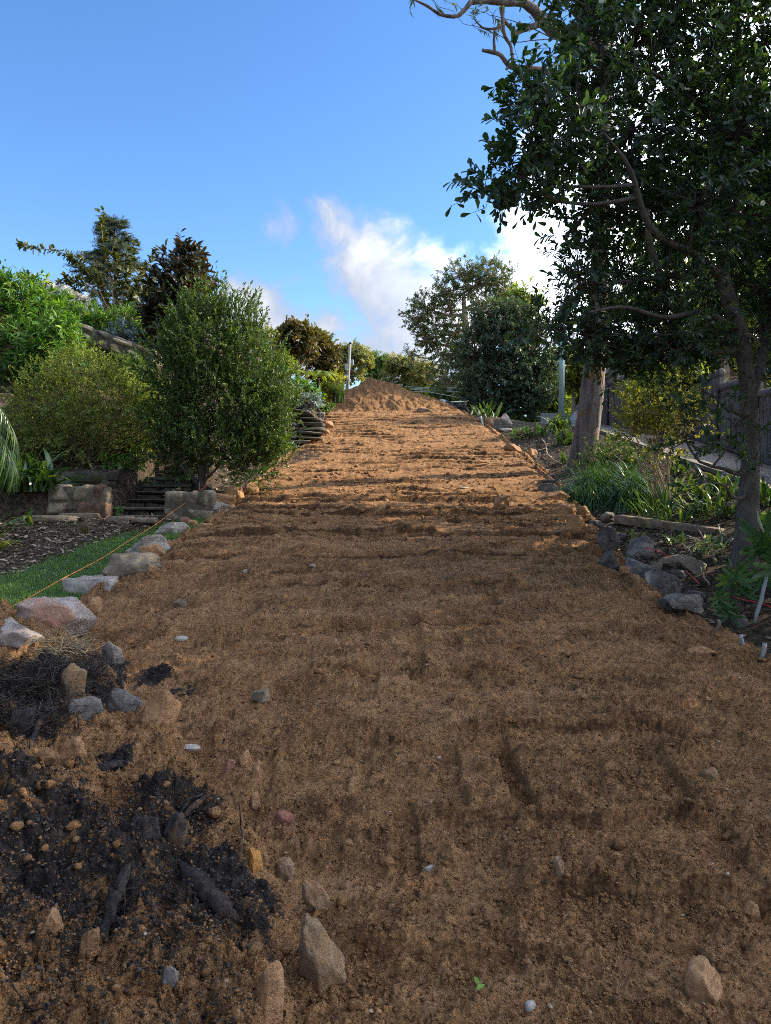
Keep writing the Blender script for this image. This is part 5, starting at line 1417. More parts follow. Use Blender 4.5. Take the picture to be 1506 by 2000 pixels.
shrub('leafy_shrub', 'low bright green plants at the top of the slab stack', 596, 792, [(590, 768, 22, 18, 80), (610, 778, 16, 14, 50), (575, 775, 14, 20, 40)], 'bright', leaf=(.10, .04), shape='oval', y=18.6, twl=.16, per=11, nst=5, group=ST)
shrub('leafy_shrub', 'grey green clump of small plants at the end of the slab stack', 604, 796, [(600, 786, 22, 11, 50), (620, 784, 12, 10, 30)], 'silver', leaf=(.07, .03), y=18.0, twl=.12, per=10, nst=4, group=ST)
shrub('leafy_shrub', 'low dark green shrub at the left foot of the mound', 628, 800, [(626, 790, 18, 11, 60), (640, 786, 14, 10, 40)], 'mid', leaf=(.09, .04), shape='oval', y=22.5, twl=.15, per=11, nst=4, group=ST)
shrub('leafy_shrub', 'yellow leaved plant beside the bronze bush', 650, 780, [(652, 752, 10, 20, 40), (640, 765, 14, 12, 30)], 'yellow', leaf=(.12, .05), shape='oval', y=20.8, twl=.18, per=9, nst=4, group=ST)
tuft('grass_tuft', 'grey green upright grass tuft left of the utility pole', 660, 786, 260, 46, 1.6, 12, 'blady', .35, .2, group=ST, y=20.5)
t = thing('tree_fern', 'small tree fern with flat green crown near the bronze bush', 'fern', at(622, 778, 19.8), ST)
c = at(622, 738, 19.8); mk('trunk', Geo().add(*tube([at(622, 780, 19.8), c], [.05, .04], 7)), M['dark_bark'], t)
for i in range(11):
    a = i * .571 + .2; L = .62 * random.uniform(.8, 1.1)
    frond_leaflets(t, np.array([c, c + [math.cos(a) * L * .5, math.sin(a) * L * .5, .16], c + [math.cos(a) * L, math.sin(a) * L, .02]]), .16, .022, 'lime', 14, .25, 1.2)
t = thing('cycad', 'cycad with arching grey green fronds right of the dense tree', 'cycad', at(548, 795, 16.4))
c = at(540, 765, 16.4); mk('trunk', Geo().add(*tube([at(545, 800, 16.4), c], [.10, .09], 8)), M['dark_bark'], t)
for i in range(15):
    a = -1.5 + i * .33 + random.uniform(-.1, .1); L = .62 * random.uniform(.85, 1.15)
    frond_leaflets(t, np.array([c, c + [math.cos(a) * L * .5, math.sin(a) * L * .4, .28], c + [math.cos(a) * L, math.sin(a) * L * .8, .20 - .25 * random.random()]]), .17, .012, 'strap', 16, .15, .9)
P = spline(px([(508, 670, 17), (520, 662, 17), (530, 680, 17), (532, 712, 17), (530, 740, 17)], 17), 20)
prop(mk('garden_arch', Geo().add(*tube(P, .012, 6)), flat_mat('green_metal', (.10, .14, .10), .5)), 'thin bent metal garden arch behind the dense tree', 'garden arch')
# strap leaved plants along the path
CL_ = 'strap leaved clumps on the left'
strap_plant('strap_plant', 'broad dark strap leaved clump at the left edge beside the block wall', 40, 1000, 80, 112, 11, 'strap', 1.25, .16, group=CL_)
strap_plant('strap_plant', 'second dark strap leaved clump nearer the block wall', 88, 998, 40, 84, 9, 'strap', 1.3, .10, group=CL_)
strap_plant('strap_plant', 'small yellow green strap plant alone on the mulch', 58, 1026, 9, 52, 8, 'variegated' if False else 'strap', 1.5, .02, group=CL_)
strap_plant('strap_plant', 'yellow strap leaves at the left edge of the mulch', -6, 1075, 12, 60, 7, 'yellow' if 'yellow' in LM else 'strap', 1.7, .05, group=CL_, yaw0=0, yawr=.9)
strap_plant('strap_plant', 'green strap leaves at the left edge above the yellow ones', -4, 1040, 12, 60, 7, 'strap', 1.5, .05, group=CL_, yaw0=0, yawr=1.1)
strap_plant('strap_plant', 'leafy strap plant with an orange flower at the head of the steps', 262, 912, 30, 42, 5, 'strap', 1.2, .12, group=CL_)
strap_plant('strap_plant', 'strap plant at the top right of the steps under the dense tree', 300, 900, 24, 52, 4, 'blady', 1.2, .10, group=CL_)
shrub('leafy_shrub', 'fresh green seedlings at the upper end of the block wall', 240, 922, [(240, 910, 26, 12, 50), (215, 905, 18, 12, 26), (270, 898, 24, 14, 30)], 'bright', leaf=(.06, .025), y=11.6, twl=.12, per=9, nst=4)
shrub('leafy_shrub', 'olive undergrowth right of the round olive bush', 270, 885, [(268, 866, 34, 22, 70), (300, 856, 24, 26, 50)], 'olive', leaf=(.05, .02), y=12.2, twl=.18, per=12, nst=5)
shrub('leafy_shrub', 'dark undergrowth at the left edge behind the palm frond', 20, 915, [(30, 880, 46, 34, 90), (-10, 850, 40, 50, 70), (70, 895, 34, 22, 50)], 'olive', leaf=(.05, .022), y=11.7, twl=.2, per=12, nst=6)
shrub('seedling', 'small fresh green weed standing in front of the stone steps', 236, 1018, [(236, 1004, 6, 9, 12)], 'bright', leaf=(.035, .014), twl=.06, per=7, nst=2, stem_r=.004, tw_r=.001)
b = hit(262, 905); c = at(252, 900, b[1]); S, D = twigs(c, np.array([.03, .03, .03]), 8, .2); g = Geo(); foliage(g, S, D, .03, 6, .05, .025, 'oval', 1, 0)
o = mk('flower', g, LM['orange'], bpy.data.objects['strap_plant.005'])
tuft('dry_tuft', 'pale dry grass tuft on the mulch', 166, 1046, 90, 38, 1.5, 8, 'dead', .55, .3)
# palm at the left picture edge: two drooping feather fronds
t = thing('feather_palm', 'feather palm whose drooping fronds enter at the left edge', 'palm', at(-120, 1090, 7.8))
mk('trunk', Geo().add(*tube(px([(-120, 1100, 7.8), (-118, 900, 7.8), (-112, 800, 7.8)], 7.8), [.11, .09, .07], 10)), M['brown_bark'], t)
for pts in ([(-112, 800, 7.8), (-70, 740, 7.8), (-20, 770, 7.7), (20, 830, 7.6), (40, 900, 7.6)], [(-112, 800, 7.8), (-60, 790, 7.7), (-10, 830, 7.6), (20, 890, 7.5), (30, 940, 7.5)], [(-112, 800, 7.8), (-150, 720, 7.9), (-200, 700, 8), (-260, 760, 8), (-290, 850, 8)], [(-112, 800, 7.8), (-110, 700, 8.2), (-90, 640, 8.8), (-60, 660, 9.3)], [(-112, 800, 7.8), (-130, 720, 7.2), (-130, 680, 6.6), (-140, 740, 6.1)]):
    frond_leaflets(t, px(pts, 7.8), .40, .016, 'blady', 30, .9, .8)

# ---- lawn, mulch
def lawn_edge(y):
    return np.interp(y, [5, 6.8, 8, 9, 9.6, 10.2], [-4.6, -3.72, -3.42, -3.1, -2.75, -2.5])


V, Q = grid(np.linspace(-7, -1.6, 90), np.linspace(3.5, 10.0, 100), lambda x, y: GZ(x, y) + .012)
cx = V[Q].mean(1); keep = (cx[:, 0] > lawn_edge(cx[:, 1]) + .05 * np.sin(cx[:, 1] * 9)) & (cx[:, 0] < XL(cx[:, 1]) + .05)
u_, inv = np.unique(Q[keep], return_inverse=True)
prop(mk('lawn', Geo().add(V[u_], inv.reshape(-1, 4)), flat_mat('lawn_earth', (.025, .045, .014), .9, 0, .4, 20), origin=(0, 0, 0)), 'narrow strip of green lawn left of the boulders', kind='structure')
n = 75000; y = rng.uniform(4.2, 10.0, n); x = rng.uniform(-5, -1.9, n)
k = (x > lawn_edge(y) + .09 * rng.normal(size=n) + .08 * fbm(x * 2, y * 2, 2, 7)) & (x < XL(y) + .02 - .06 * np.abs(rng.normal(size=n))) & (rng.random(n) < .55 + 1.1 * sm(-.45, .1, fbm(x * 2.2, y * 2.2, 3, 201))); x, y = x[k], y[k]
P = np.stack([x, y, E + GZ(x, y) + .008], -1)
prop(mk('grass', Geo().add(*(lambda V_, Q_, T_: (V_, Q_, np.clip(T_ + .35 * np.repeat(fbm(P[:, 0] * 1.6, P[:, 1] * 1.6, 3, 205), 6), 0, 1)))(*blades(P, .05, .0055, .7, 2))), LM['grass'], kind='stuff'), 'short green lawn grass left of the boulders', 'grass')
n = 9000; y = rng.uniform(4.5, 10.05, n); x = rng.uniform(-7, -2.6, n); k = (x < lawn_edge(y) + .08 * rng.normal(size=n)); x, y = x[k], y[k]
P = np.stack([x, y, E + GZ(x, y) + .012], -1)


def chips(P, l, w_, tilt=.35):
    n = len(P); a = rng.uniform(0, 6.283, n); d = nrm(np.stack([np.cos(a), np.sin(a), tilt * rng.normal(size=n)], -1)); nn = nrm(np.stack([.4 * rng.normal(size=n), .4 * rng.normal(size=n), np.ones(n)], -1))
    V, Fx, k = leaves(P, d, nn, l * rng.uniform(.4, 1.5, n), w_ * rng.uniform(.5, 1.4, n), 'diamond')
    return V, Fx, np.repeat(rng.random(n), k)


MUL = tint_mat('bark_mulch', [(.06, .04, .027), (.16, .115, .078), (.27, .20, .14), (.44, .36, .27)], .9)
prop(mk('mulch', Geo().add(*chips(P, .075, .028)), MUL, kind='stuff'), 'brown bark mulch and dry leaves between lawn and walls', 'mulch')
n = 15000; y = rng.uniform(3.5, 20, n); x = rng.uniform(2.2, 6.5, n); k = (x > XR(y) + .02) & ((x < 4.95)); x, y = x[k], y[k]
P = np.stack([x, y, E + GZ(x, y) + .012], -1)
prop(mk('leaf_litter', Geo().add(*chips(P, .085, .026)), MUL, kind='stuff'), 'dry leaf litter and sticks on the garden bed right of the slope', 'leaf litter')
n = 5000; y = rng.uniform(10.3, 16, n); x = rng.uniform(-8, -2.4, n); P = np.stack([x, y, E + GZ(x, y) + .012], -1)
prop(mk('leaf_litter', Geo().add(*chips(P, .10, .035)), MUL, kind='stuff'), 'dry leaf litter over the left garden bank', 'leaf litter')

# ---- right garden
RP = 'strap leaved plants right of the slope'
tuft('mondo_clump', 'big arching dark green grassy clump below the gum trunk', 1190, 968, 2600, 96, 2.0, 58, 'mondo', 1.25, .8, group='grassy clumps')
tuft('mondo_clump', 'grassy clump to the right of the big arching clump', 1245, 985, 1100, 84, 2.0, 36, 'mondo', 1.2, .8, group='grassy clumps')
tuft('mondo_clump', 'dark grassy clump at the slope edge left of the big clump', 1150, 985, 900, 70, 2.0, 32, 'mondo', 1.25, .8, group='grassy clumps')
shrub('leafy_shrub', 'low dark shrub behind the big grassy clump', 1215, 935, [(1205, 890, 40, 26, 110), (1160, 905, 26, 20, 50), (1250, 900, 30, 22, 60)], 'mid', leaf=(.05, .024), twl=.18, per=13, nst=6)
SB = hit(1298, 990); sy = SB[1]
shrub('yellow_shrub', 'airy yellow green shrub with pale stems in front of the driveway', 1298, 990, [(1290, 800, 62, 50, 100), (1250, 800, 40, 40, 60), (1330, 830, 50, 44, 70), (1280, 860, 52, 36, 70), (1240, 840, 36, 30, 40), (1330, 770, 30, 30, 34), (1220, 790, 18, 20, 16)], 'yellow', 'pale_bark', (.052, .026), nst=13, stem_r=.012, twl=.26, per=12, up=.5, ang=.9, shell=.3, tw_r=.0025, limbs=False)
for (u, v, n, L, W, lm_, ar, sp, l) in (
    (1292, 1012, 26, 78, 4, 'strap', .7, .08, 'tall dark spear leaved plant left of the timber sleeper middle'),
    (1340, 1004, 22, 52, 6, 'variegated', 1.4, .07, 'pale striped strap plant above the timber sleeper'),
    (1380, 1000, 26, 56, 6, 'blady', 1.3, .08, 'grey green strap plant behind the sleeper, next to the pale striped one'),
    (1255, 1004, 24, 54, 4, 'grass', 1.0, .08, 'upright grassy strap plant behind the left half of the sleeper'),
    (1420, 1010, 24, 60, 7, 'strap', 1.2, .08, 'dark glossy strap plant left of the lichened trunk'),
    (1400, 955, 30, 56, 7, 'strap', 1.2, .10, 'dark glossy strap plant beside the driveway edge'),
    (1345, 955, 20, 40, 5, 'strap', 1.3, .08, 'low dark strap plant under the yellow green shrub'),
    (1500, 985, 26, 60, 8, 'strap', 1.3, .09, 'strap plant right of the lichened trunk at the picture edge'),
    (1492, 1030, 20, 50, 8, 'bright', 1.3, .09, 'bright strap plant right of the lichened trunk, lower'),
    (1368, 1082, 22, 44, 5, 'variegated', 1.6, .06, 'pale strap plant hanging below the sleeper'),
    (1322, 1062, 18, 40, 5, 'blady', 1.4, .06, 'grey green strap plant hanging below the sleeper'),
    (1235, 1052, 16, 36, 3, 'grass', 1.1, .06, 'small grassy tuft below the sleeper among the rubble'),
    (1108, 868, 44, 44, 6, 'strap', 1.2, .16, 'dark strap leaved clump left of the gum trunk'),
    (1092, 840, 40, 50, 6, 'strap', 1.2, .16, 'dark strap leaved clump in front of the green pole'),
    (1060, 850, 24, 34, 4, 'strap', 1.3, .12, 'low dark strap plant on the bank left of the green pole'),
    (955, 815, 30, 40, 4, 'strap', 1.2, .2, 'spiky dark plant behind the round red brown rock'),
    (1275, 1030, 22, 50, 5, 'blady', 1.3, .10, 'grey green strap plant against the near side of the sleeper, left half'),
    (1310, 970, 24, 50, 5, 'variegated', 1.2, .10, 'pale strap plant at the foot of the yellow green shrub'),
    (1365, 975, 26, 56, 6, 'strap', 1.2, .10, 'dark strap plant between the yellow green shrub and the lichened trunk'),
    (1420, 975, 24, 54, 7, 'strap', 1.2, .10, 'dark strap plant close behind the lichened trunk'),
    (1395, 1070, 22, 48, 6, 'strap', 1.4, .08, 'dark strap plant in front of the lichened trunk foot'),
    (1345, 1020, 20, 46, 4, 'grass', 1.2, .10, 'grassy plant behind the right half of the sleeper'),
    (1490, 1075, 24, 60, 7, 'strap', 1.3, .10, 'strap plant behind the large fan palm'),
    (1330, 925, 22, 44, 6, 'strap', 1.3, .10, 'strap plant at the driveway edge right of the yellow green shrub'),
    (1180, 900, 20, 40, 4, 'mondo', 1.3, .10, 'small dark grassy plant right of the gum trunk'),
    (1105, 905, 14, 34, 4, 'blady', 1.4, .06, 'small grassy plant under the gum trunk')):
    strap_plant('strap_plant', l, u, v, n, L, W, lm_, ar, sp, group=RP)
shrub('ground_cover', 'light green ground cover left of the strap clumps by the green pole', 1035, 855, [(1035, 846, 24, 9, 60), (1010, 848, 14, 7, 26)], 'bright', leaf=(.05, .022), twl=.12, per=10, nst=4)
# fan palms
def fan_palm(label, u, vb, fans, group='fan palms by the lichened trunk'):
    b = hit(u, vb); y = b[1]; s = y / F
    t = thing('fan_palm', label, 'palm', b, group)
    key = ('fan',)
    if key not in _blades:
        _blades[key] = []
        for ti in (.2, .4, .6, .9):
            x = np.linspace(0, 1, 6); w_ = np.array([.35, .75, 1, 1, .9, .25]) / 2
            V = np.array([p for i in range(6) for p in ((x[i], -w_[i], -.22 * x[i] ** 2 + .25 * w_[i] * .1), (x[i], 0, -.22 * x[i] ** 2), (x[i], w_[i], -.22 * x[i] ** 2 + .25 * w_[i] * .1))])
            Q = np.array([(3 * i + a, 3 * i + a + 3, 3 * i + a + 4, 3 * i + a + 1) for i in range(5) for a in (0, 1)])
            _blades[key].append(Geo().add(V, Q, ti).mesh('leaflet', LM['fan']))
    for (fu, fv, r, n, brt) in fans:
        h = at(fu, fv, y + random.uniform(-.15, .15)); L = r * s
        P = spline(bend(b + rng.normal(size=3) * [.03, .03, 0], h, .05, .02, 4), 8)
        st = mk('frond', Geo().add(*tube(P, np.linspace(.008, .005, 8), 5)), M['dark_bark'] if brt < .5 else LM['fan'], t)
        ax = nrm(h - b + np.array([0, -.25, 0])); fwd = nrm(np.array([random.gauss(0, .4), -1, random.gauss(.2, .3)])); sd = nrm(np.cross(fwd, np.array([0, 0, 1.0]))); upv = np.cross(sd, fwd)
        for k_ in range(n):
            a = -2.5 + 5.0 * (k_ + .5) / n + random.gauss(0, .06)
            d = nrm(upv * math.cos(a) + sd * math.sin(a) + fwd * .25); nn = nrm(fwd * -1 + rng.normal(size=3) * .2); yv = nrm(np.cross(nn, d)); zv = np.cross(d, yv); Lk = L * random.uniform(.85, 1.1); wk = L * .17
            me = _blades[key][3 if brt > .8 and random.random() < .6 else random.randint(0, 2)]
            inst('leaflet', me, st, Matrix(((d[0] * Lk, yv[0] * wk, zv[0] * Lk, h[0]), (d[1] * Lk, yv[1] * wk, zv[1] * Lk, h[1]), (d[2] * Lk, yv[2] * wk, zv[2] * Lk, h[2]), (0, 0, 0, 1))))
    return t


fan_palm('large fan palm at the right picture edge', 1512, 1180, [(1500, 1055, 70, 11, .2), (1482, 1080, 62, 12, .2), (1515, 1110, 60, 11, .2), (1530, 1020, 70, 10, .2), (1490, 1140, 46, 9, .2)])
fan_palm('fan palm with yellow green leaflets in front of the lichened trunk', 1432, 1200, [(1428, 1136, 42, 12, .9), (1440, 1130, 40, 9, .3), (1452, 1160, 34, 9, .2)])
fan_palm('small fan palm low at the ditch edge', 1425, 1222, [(1412, 1186, 32, 9, .2), (1424, 1204, 28, 8, .2), (1405, 1170, 26, 8, .2)])

# ---- far trees
FT = 'trees beyond the slope'
def ftree(name, label, u, vb, vt, y, clumps, lmat, leaf, bmat='pale_bark', group=FT, dens=1.0, twl=.9, per=14, droop=.3, tr=.25, lean=0, shell=.4, shape='diamond', limb_r=.12, **k):
    b = at(u, vb, y); C = [(*ell(c[0], c[1], c[2], c[3], y + (c[5] if len(c) > 5 else 0)), c[4]) for c in clumps]
    return tree(name, label, 'tree', b, [(np.array([b, at(u + lean * .4, (vb + vt) / 2, y), at(u + lean, vt + (vb - vt) * .22, y)]), (tr, tr * .7, tr * .3))], C, lmat, bmat, leaf, shape, dens, twl, per, .9, droop, .15, .7, shell, group=group, limb_r=limb_r, tw_r=.015, **k)


ftree('eucalypt', 'large spreading eucalypt with open crown rising above the dense dark bush', 915, 830, 500, 42,
      [(960, 540, 46, 34, 150), (900, 535, 30, 26, 70), (985, 575, 24, 30, 60), (925, 560, 30, 22, 50), (868, 570, 26, 24, 64), (832, 600, 30, 26, 80), (815, 625, 22, 22, 44), (880, 605, 30, 22, 50), (850, 645, 26, 26, 50), (835, 665, 22, 22, 40), (865, 690, 30, 30, 70), (805, 690, 10, 20, 16), (830, 655, 14, 14, 16), (890, 650, 34, 30, 70), (870, 740, 34, 30, 80), (900, 720, 30, 40, 80), (940, 590, 26, 20, 36)],
      'gum', (.17, .062), 'pale_bark', dens=1.4, twl=.36, per=16, tr=.32, lean=-10)
ftree('dense_bush', 'dense dark blue green bushy tree at the top right of the slope', 985, 832, 590, 27,
      [(985, 660, 62, 60, 300), (930, 690, 40, 46, 130), (1040, 690, 46, 56, 170), (985, 740, 74, 50, 280), (940, 770, 34, 40, 100), (1030, 770, 44, 36, 120), (960, 620, 36, 28, 80), (1010, 625, 40, 30, 90), (975, 800, 50, 26, 90), (1060, 740, 26, 40, 60)],
      'teal', (.135, .042), 'brown_bark', None, 2.0, .38, 16, .15, .16, limb_r=.06)
ftree('eucalypt', 'sunlit yellowish tree top showing right of the dense dark bush', 1030, 800, 580, 34, [(1015, 592, 26, 18, 60), (1035, 605, 20, 14, 30), (1000, 610, 20, 14, 30)], 'lime', (.26, .09), tr=.2, dens=1.2, twl=.6)
for (u, vb, vt, y, cl, lmat, l) in (
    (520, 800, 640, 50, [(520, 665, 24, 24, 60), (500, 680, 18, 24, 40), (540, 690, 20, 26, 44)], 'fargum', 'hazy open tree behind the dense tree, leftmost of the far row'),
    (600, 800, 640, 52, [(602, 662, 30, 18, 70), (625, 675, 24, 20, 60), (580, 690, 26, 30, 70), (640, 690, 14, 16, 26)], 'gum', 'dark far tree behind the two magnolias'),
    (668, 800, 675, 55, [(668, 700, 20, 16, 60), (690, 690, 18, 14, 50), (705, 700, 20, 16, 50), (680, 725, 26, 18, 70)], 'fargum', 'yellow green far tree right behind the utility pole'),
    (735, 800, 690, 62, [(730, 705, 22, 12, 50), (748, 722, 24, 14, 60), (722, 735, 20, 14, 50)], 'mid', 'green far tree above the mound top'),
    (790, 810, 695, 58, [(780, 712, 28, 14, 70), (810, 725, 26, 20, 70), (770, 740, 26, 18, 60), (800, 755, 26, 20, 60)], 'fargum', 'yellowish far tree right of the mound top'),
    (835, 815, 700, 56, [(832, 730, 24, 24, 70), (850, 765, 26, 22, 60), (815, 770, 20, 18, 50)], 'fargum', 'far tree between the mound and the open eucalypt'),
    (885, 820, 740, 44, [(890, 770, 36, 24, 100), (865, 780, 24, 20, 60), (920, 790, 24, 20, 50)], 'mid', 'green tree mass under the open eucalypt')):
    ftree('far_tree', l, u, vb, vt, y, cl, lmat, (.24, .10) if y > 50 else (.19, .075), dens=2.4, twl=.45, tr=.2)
for (u, vb, vt, y, cl, lmat, l) in (
    (1090, 830, 700, 36, [(1085, 730, 22, 34, 80), (1075, 780, 24, 26, 70), (1050, 815, 40, 18, 60), (1000, 818, 40, 16, 50), (1090, 812, 26, 18, 40)], 'lime', 'light green tree left of the green pole'),
    (1120, 830, 700, 33, [(1125, 715, 18, 26, 70), (1112, 740, 12, 14, 24), (1140, 735, 14, 24, 40)], 'yellow', 'yellow green tree between the green pole and the gum trunk'),
    (1125, 830, 700, 39, [(1118, 770, 30, 40, 130), (1140, 790, 24, 30, 80), (1085, 800, 20, 20, 40)], 'mid', 'dark green tree behind the green pole'),
    (1200, 800, 640, 38, [(1200, 720, 26, 40, 90), (1185, 760, 16, 26, 40), (1215, 690, 24, 34, 60)], 'mid', 'dark tree between the gum trunk and the house'),
    (1345, 800, 680, 19, [(1280, 745, 22, 24, 50), (1300, 760, 24, 20, 50), (1330, 740, 26, 26, 60), (1270, 720, 18, 18, 34)], 'lime', 'light green shrub behind the brush fence in front of the house'),
    (1420, 780, 560, 24, [(1490, 640, 60, 60, 180), (1420, 620, 50, 60, 120), (1500, 560, 50, 60, 100), (1380, 560, 60, 50, 100), (1310, 600, 60, 50, 80), (1500, 720, 40, 34, 90)], 'lime', 'tall yellow green tree behind the brush fence on the right'),
    (1250, 800, 380, 44, [(1230, 560, 70, 70, 120), (1300, 480, 70, 70, 110), (1180, 600, 50, 50, 70)], 'mid', 'tall tree behind the house seen through the leafy crown')):
    ftree('garden_tree', l, u, vb, vt, y, cl, lmat, (.20, .085) if y < 30 else (.28, .11), group='trees behind the driveway and fence', dens=1.5, twl=.45, tr=.12, limb_r=.05)


# ------------------------------------------------------------------ driveway, fence, house, poles, small things
def boxgeo(c, s, yaw=0.0, bev=.0, tilt=0.0):
    x, y, z = np.asarray(s) / 2
    b = min(bev, x * .45, y * .45, z * .45) if bev else 0
    if not b:
        V = np.array([(sx * x, sy * y, sz * z) for sx in (-1, 1) for sy in (-1, 1) for sz in (-1, 1)])
        Q = np.array([(0, 1, 3, 2), (4, 6, 7, 5), (0, 4, 5, 1), (2, 3, 7, 6), (0, 2, 6, 4), (1, 5, 7, 3)])
    else:
        V0_, Q = cubesphere(4)
        V = np.sign(V0_) * np.where(np.abs(V0_) > .99, np.array([x, y, z]), np.array([x - b, y - b, z - b]))
        full = (np.abs(V0_) > .99).sum(1)
        V = np.where((full[:, None] > 1) & (np.abs(V0_) > .99), V - np.sign(V0_) * b * .3, V)
    return rot(V, yaw, tilt) + np.asarray(c), Q


conc, tco = new_mat('exposed_aggregate_driveway')
n1 = noise_(tco, pos(tco), 90, 3, .7); n2 = noise_(tco, pos(tco), 1.1, 5, .6)
cc = mixc(tco, mapr(tco, n1, .35, .65), (.115, .092, .07), (.25, .21, .17)); cc = mixc(tco, mapr(tco, n2, .45, .65, 0, .5), cc, (.11, .085, .062))
surf(tco, cc, .85, bump(tco, n1, .006))
X = np.linspace(5.12, 7.6, 14); Yd = np.linspace(3, 27.5, 120)
V, Q = grid(X, Yd, lambda x, y: drive_z(x, y) + .035)
n_ = len(V); g = Geo().add(V, Q)
e0 = np.arange(120) * 14
Vk = np.vstack([V[e0], V[e0] - [0, 0, .16]]); g.add(Vk, np.array([(i, i + 1, 121 + i, 120 + i) for i in range(119)]))
prop(mk('driveway', g, conc, origin=(0, 0, 0)), 'sloping exposed aggregate concrete driveway on the right', kind='structure')

# brush fence: panels of bundled twigs between posts, thick rolled cap
brush, tb = new_mat('brushwood')
v = scaled(tb, pos(tb), (26, 26, 1.2)); n1 = noise_(tb, v, 1.0, 5, .7, .6); n2 = noise_(tb, pos(tb), 1.5, 4, .6)
cb = mixc(tb, mapr(tb, n1, .3, .7), (.05, .045, .044), (.23, .20, .185)); cb = mixc(tb, mapr(tb, n2, .5, .7, 0, .4), cb, (.16, .14, .12))
surf(tb, cb, .95, bump(tb, n1, .03), spec=.1)
wirem = flat_mat('galvanised_wire', (.35, .36, .37), .4, .8)
ft = thing('brush_fence', 'long dark brushwood fence with rolled cap along the driveway', 'fence', (8.2, 18, E + drive_z(8.2, 18)))
fx = lambda y: 7.75 + .03 * (y - 10) + .06 * np.sin(y * .5) - .6 * sm(22, 26, y)
fz = lambda y: drive_z(7.9, y)
ed = np.arange(8.0, 27.01, 1.9)
for i in range(len(ed) - 1):
    y0, y1 = ed[i] + .012, ed[i + 1] - .012
    yy = np.linspace(y0, y1, 60); ro = .03 * rng.random(60) + .015 * np.sin(np.arange(60) * 2.1)
    zt = fz((y0 + y1) / 2) + 1.55; V = []; 
    for k in range(60):
        zb = float(fz(yy[k])) - .08
        for zz in np.linspace(0, 1, 5):
            V.append((fx(yy[k]) - ro[k] - .008 * rng.random(), yy[k], E + zb + (zt - zb) * zz))
    V = np.array(V); V2 = V.copy(); V2[:, 0] = fx(V2[:, 1]) + .09
    Q = np.array([(5 * a + b_, 5 * a + b_ + 1, 5 * a + b_ + 6, 5 * a + b_ + 5) for a in range(59) for b_ in range(4)])
    g = Geo().add(V, Q).add(V2, Q[:, ::-1])
    sdq = [(a, a + 1, 300 + a + 1, 300 + a) for a in range(4)]
    g.add(np.vstack([V, V2]), np.array(sdq + [(295 + a, 300 + 295 + a, 300 + 295 + a + 1, 295 + a + 1) for a in range(4)]))
    mk('brush_panel', g, brush, ft)
    P = np.array([(fx(t_) + .02, t_, E + zt + .05 + .012 * rng.normal()) for t_ in np.linspace(y0 - .02, y1 + .02, 16)])
    mk('cap', Geo().add(*tube(P, .10, 10, .07)), brush, ft)
    a = np.array([fx(y0) + .02, y0, 0]); mk('post', Geo().add(*boxgeo((fx(y0) - .06, y0, E + fz(y0) + .72), (.05, .05, 1.56))), flat_mat('fence_post', (.045, .04, .038), .9) if i == 0 else bpy.data.materials['fence_post'], ft)
    for h_ in (.35, .8, 1.25):
        P = np.array([(fx(t_) - .055, t_, E + fz(t_) + h_) for t_ in np.linspace(y0, y1, 6)])
        mk('wire', Geo().add(*tube(P, .0035, 4)), wirem, ft)

# house behind the fence
HB = at(1300, 800, 27.5); ht = thing('house', 'house with brown gable roof and white barge boards behind the fence', 'house', (12.5, 29, E + 1.9))
brick = flat_mat('pale_render', (.36, .29, .22), .85, 0, .12, 3); roofm = flat_mat('brown_roof', (.15, .115, .095), .8, 0, .2, 5); white = flat_mat('white_paint', (.72, .73, .74), .5, 0, .04)
hx0, hx1, hy0, hy1, zb, ze = 9.2, 16.5, 27.0, 34, E + 1.4, E + 3.9; rx, rz = 11.2, E + 6.3
mk('wall', Geo().add(*boxgeo(((hx0 + hx1) / 2, (hy0 + hy1) / 2, (zb + ze) / 2), (hx1 - hx0, hy1 - hy0, ze - zb))), brick, ht, smooth=False)
def gable(x0, x1, y, xr, zr, z0, th, mat, name):
    V = np.array([(x0, y, z0), (x1, y, z0), (xr, y, zr), (x0, y + th, z0), (x1, y + th, z0), (xr, y + th, zr)])
    return mk(name, Geo().add(V, [np.array([(0, 1, 2), (3, 5, 4)]), np.array([(0, 3, 4, 1), (1, 4, 5, 2), (2, 5, 3, 0)])]), mat, ht, smooth=False)
gable(hx0 + .05, 13.2, hy0 - .02, rx, rz - .2, ze - .02, .2, brick, 'gable_wall')
for (x0, z0, x1, z1) in ((8.7, ze - .55, rx, rz), (rx, rz, 13.8, ze - .55)):
    d = np.array([x1 - x0, 0, z1 - z0]); L = np.linalg.norm(d); an = math.atan2(d[2], d[0])
    mk('roof', Geo().add(*boxgeo(((x0 + x1) / 2, (hy0 + hy1) / 2 - .3, (z0 + z1) / 2 + .06), (L, hy1 - hy0 + 1.4, .10), 0, 0, -an)), roofm, ht, smooth=False)
    mk('barge_board', Geo().add(*boxgeo(((x0 + x1) / 2, hy0 - 1.03, (z0 + z1) / 2 - .06), (L, .04, .26), 0, 0, -an)), white, ht, smooth=False)
    mk('eave_lining', Geo().add(*boxgeo(((x0 + x1) / 2, hy0 - .55, (z0 + z1) / 2 - .03), (L - .1, .9, .03), 0, 0, -an)), white, ht, smooth=False)
mk('roof', Geo().add(*boxgeo((15.0, 28.6, ze + .65), (3.6, 6.4, .12), 0, 0, .0)), roofm, ht, smooth=False)
for k in range(5):
    mk('roof_batten', Geo().add(*boxgeo((15.0, 25.38, ze + .5 - .16 * k), (3.6, .03, .15), 0)), roofm, ht, smooth=False)
wf = mk('window', Geo().add(*boxgeo((11.2, hy0 - .01, E + 3.2), (1.2, .06, 1.0))), white, ht, smooth=False)
gl, tg = new_mat('dark_window_glass'); surf(tg, (.02, .025, .03), .08, None, 0, .6)
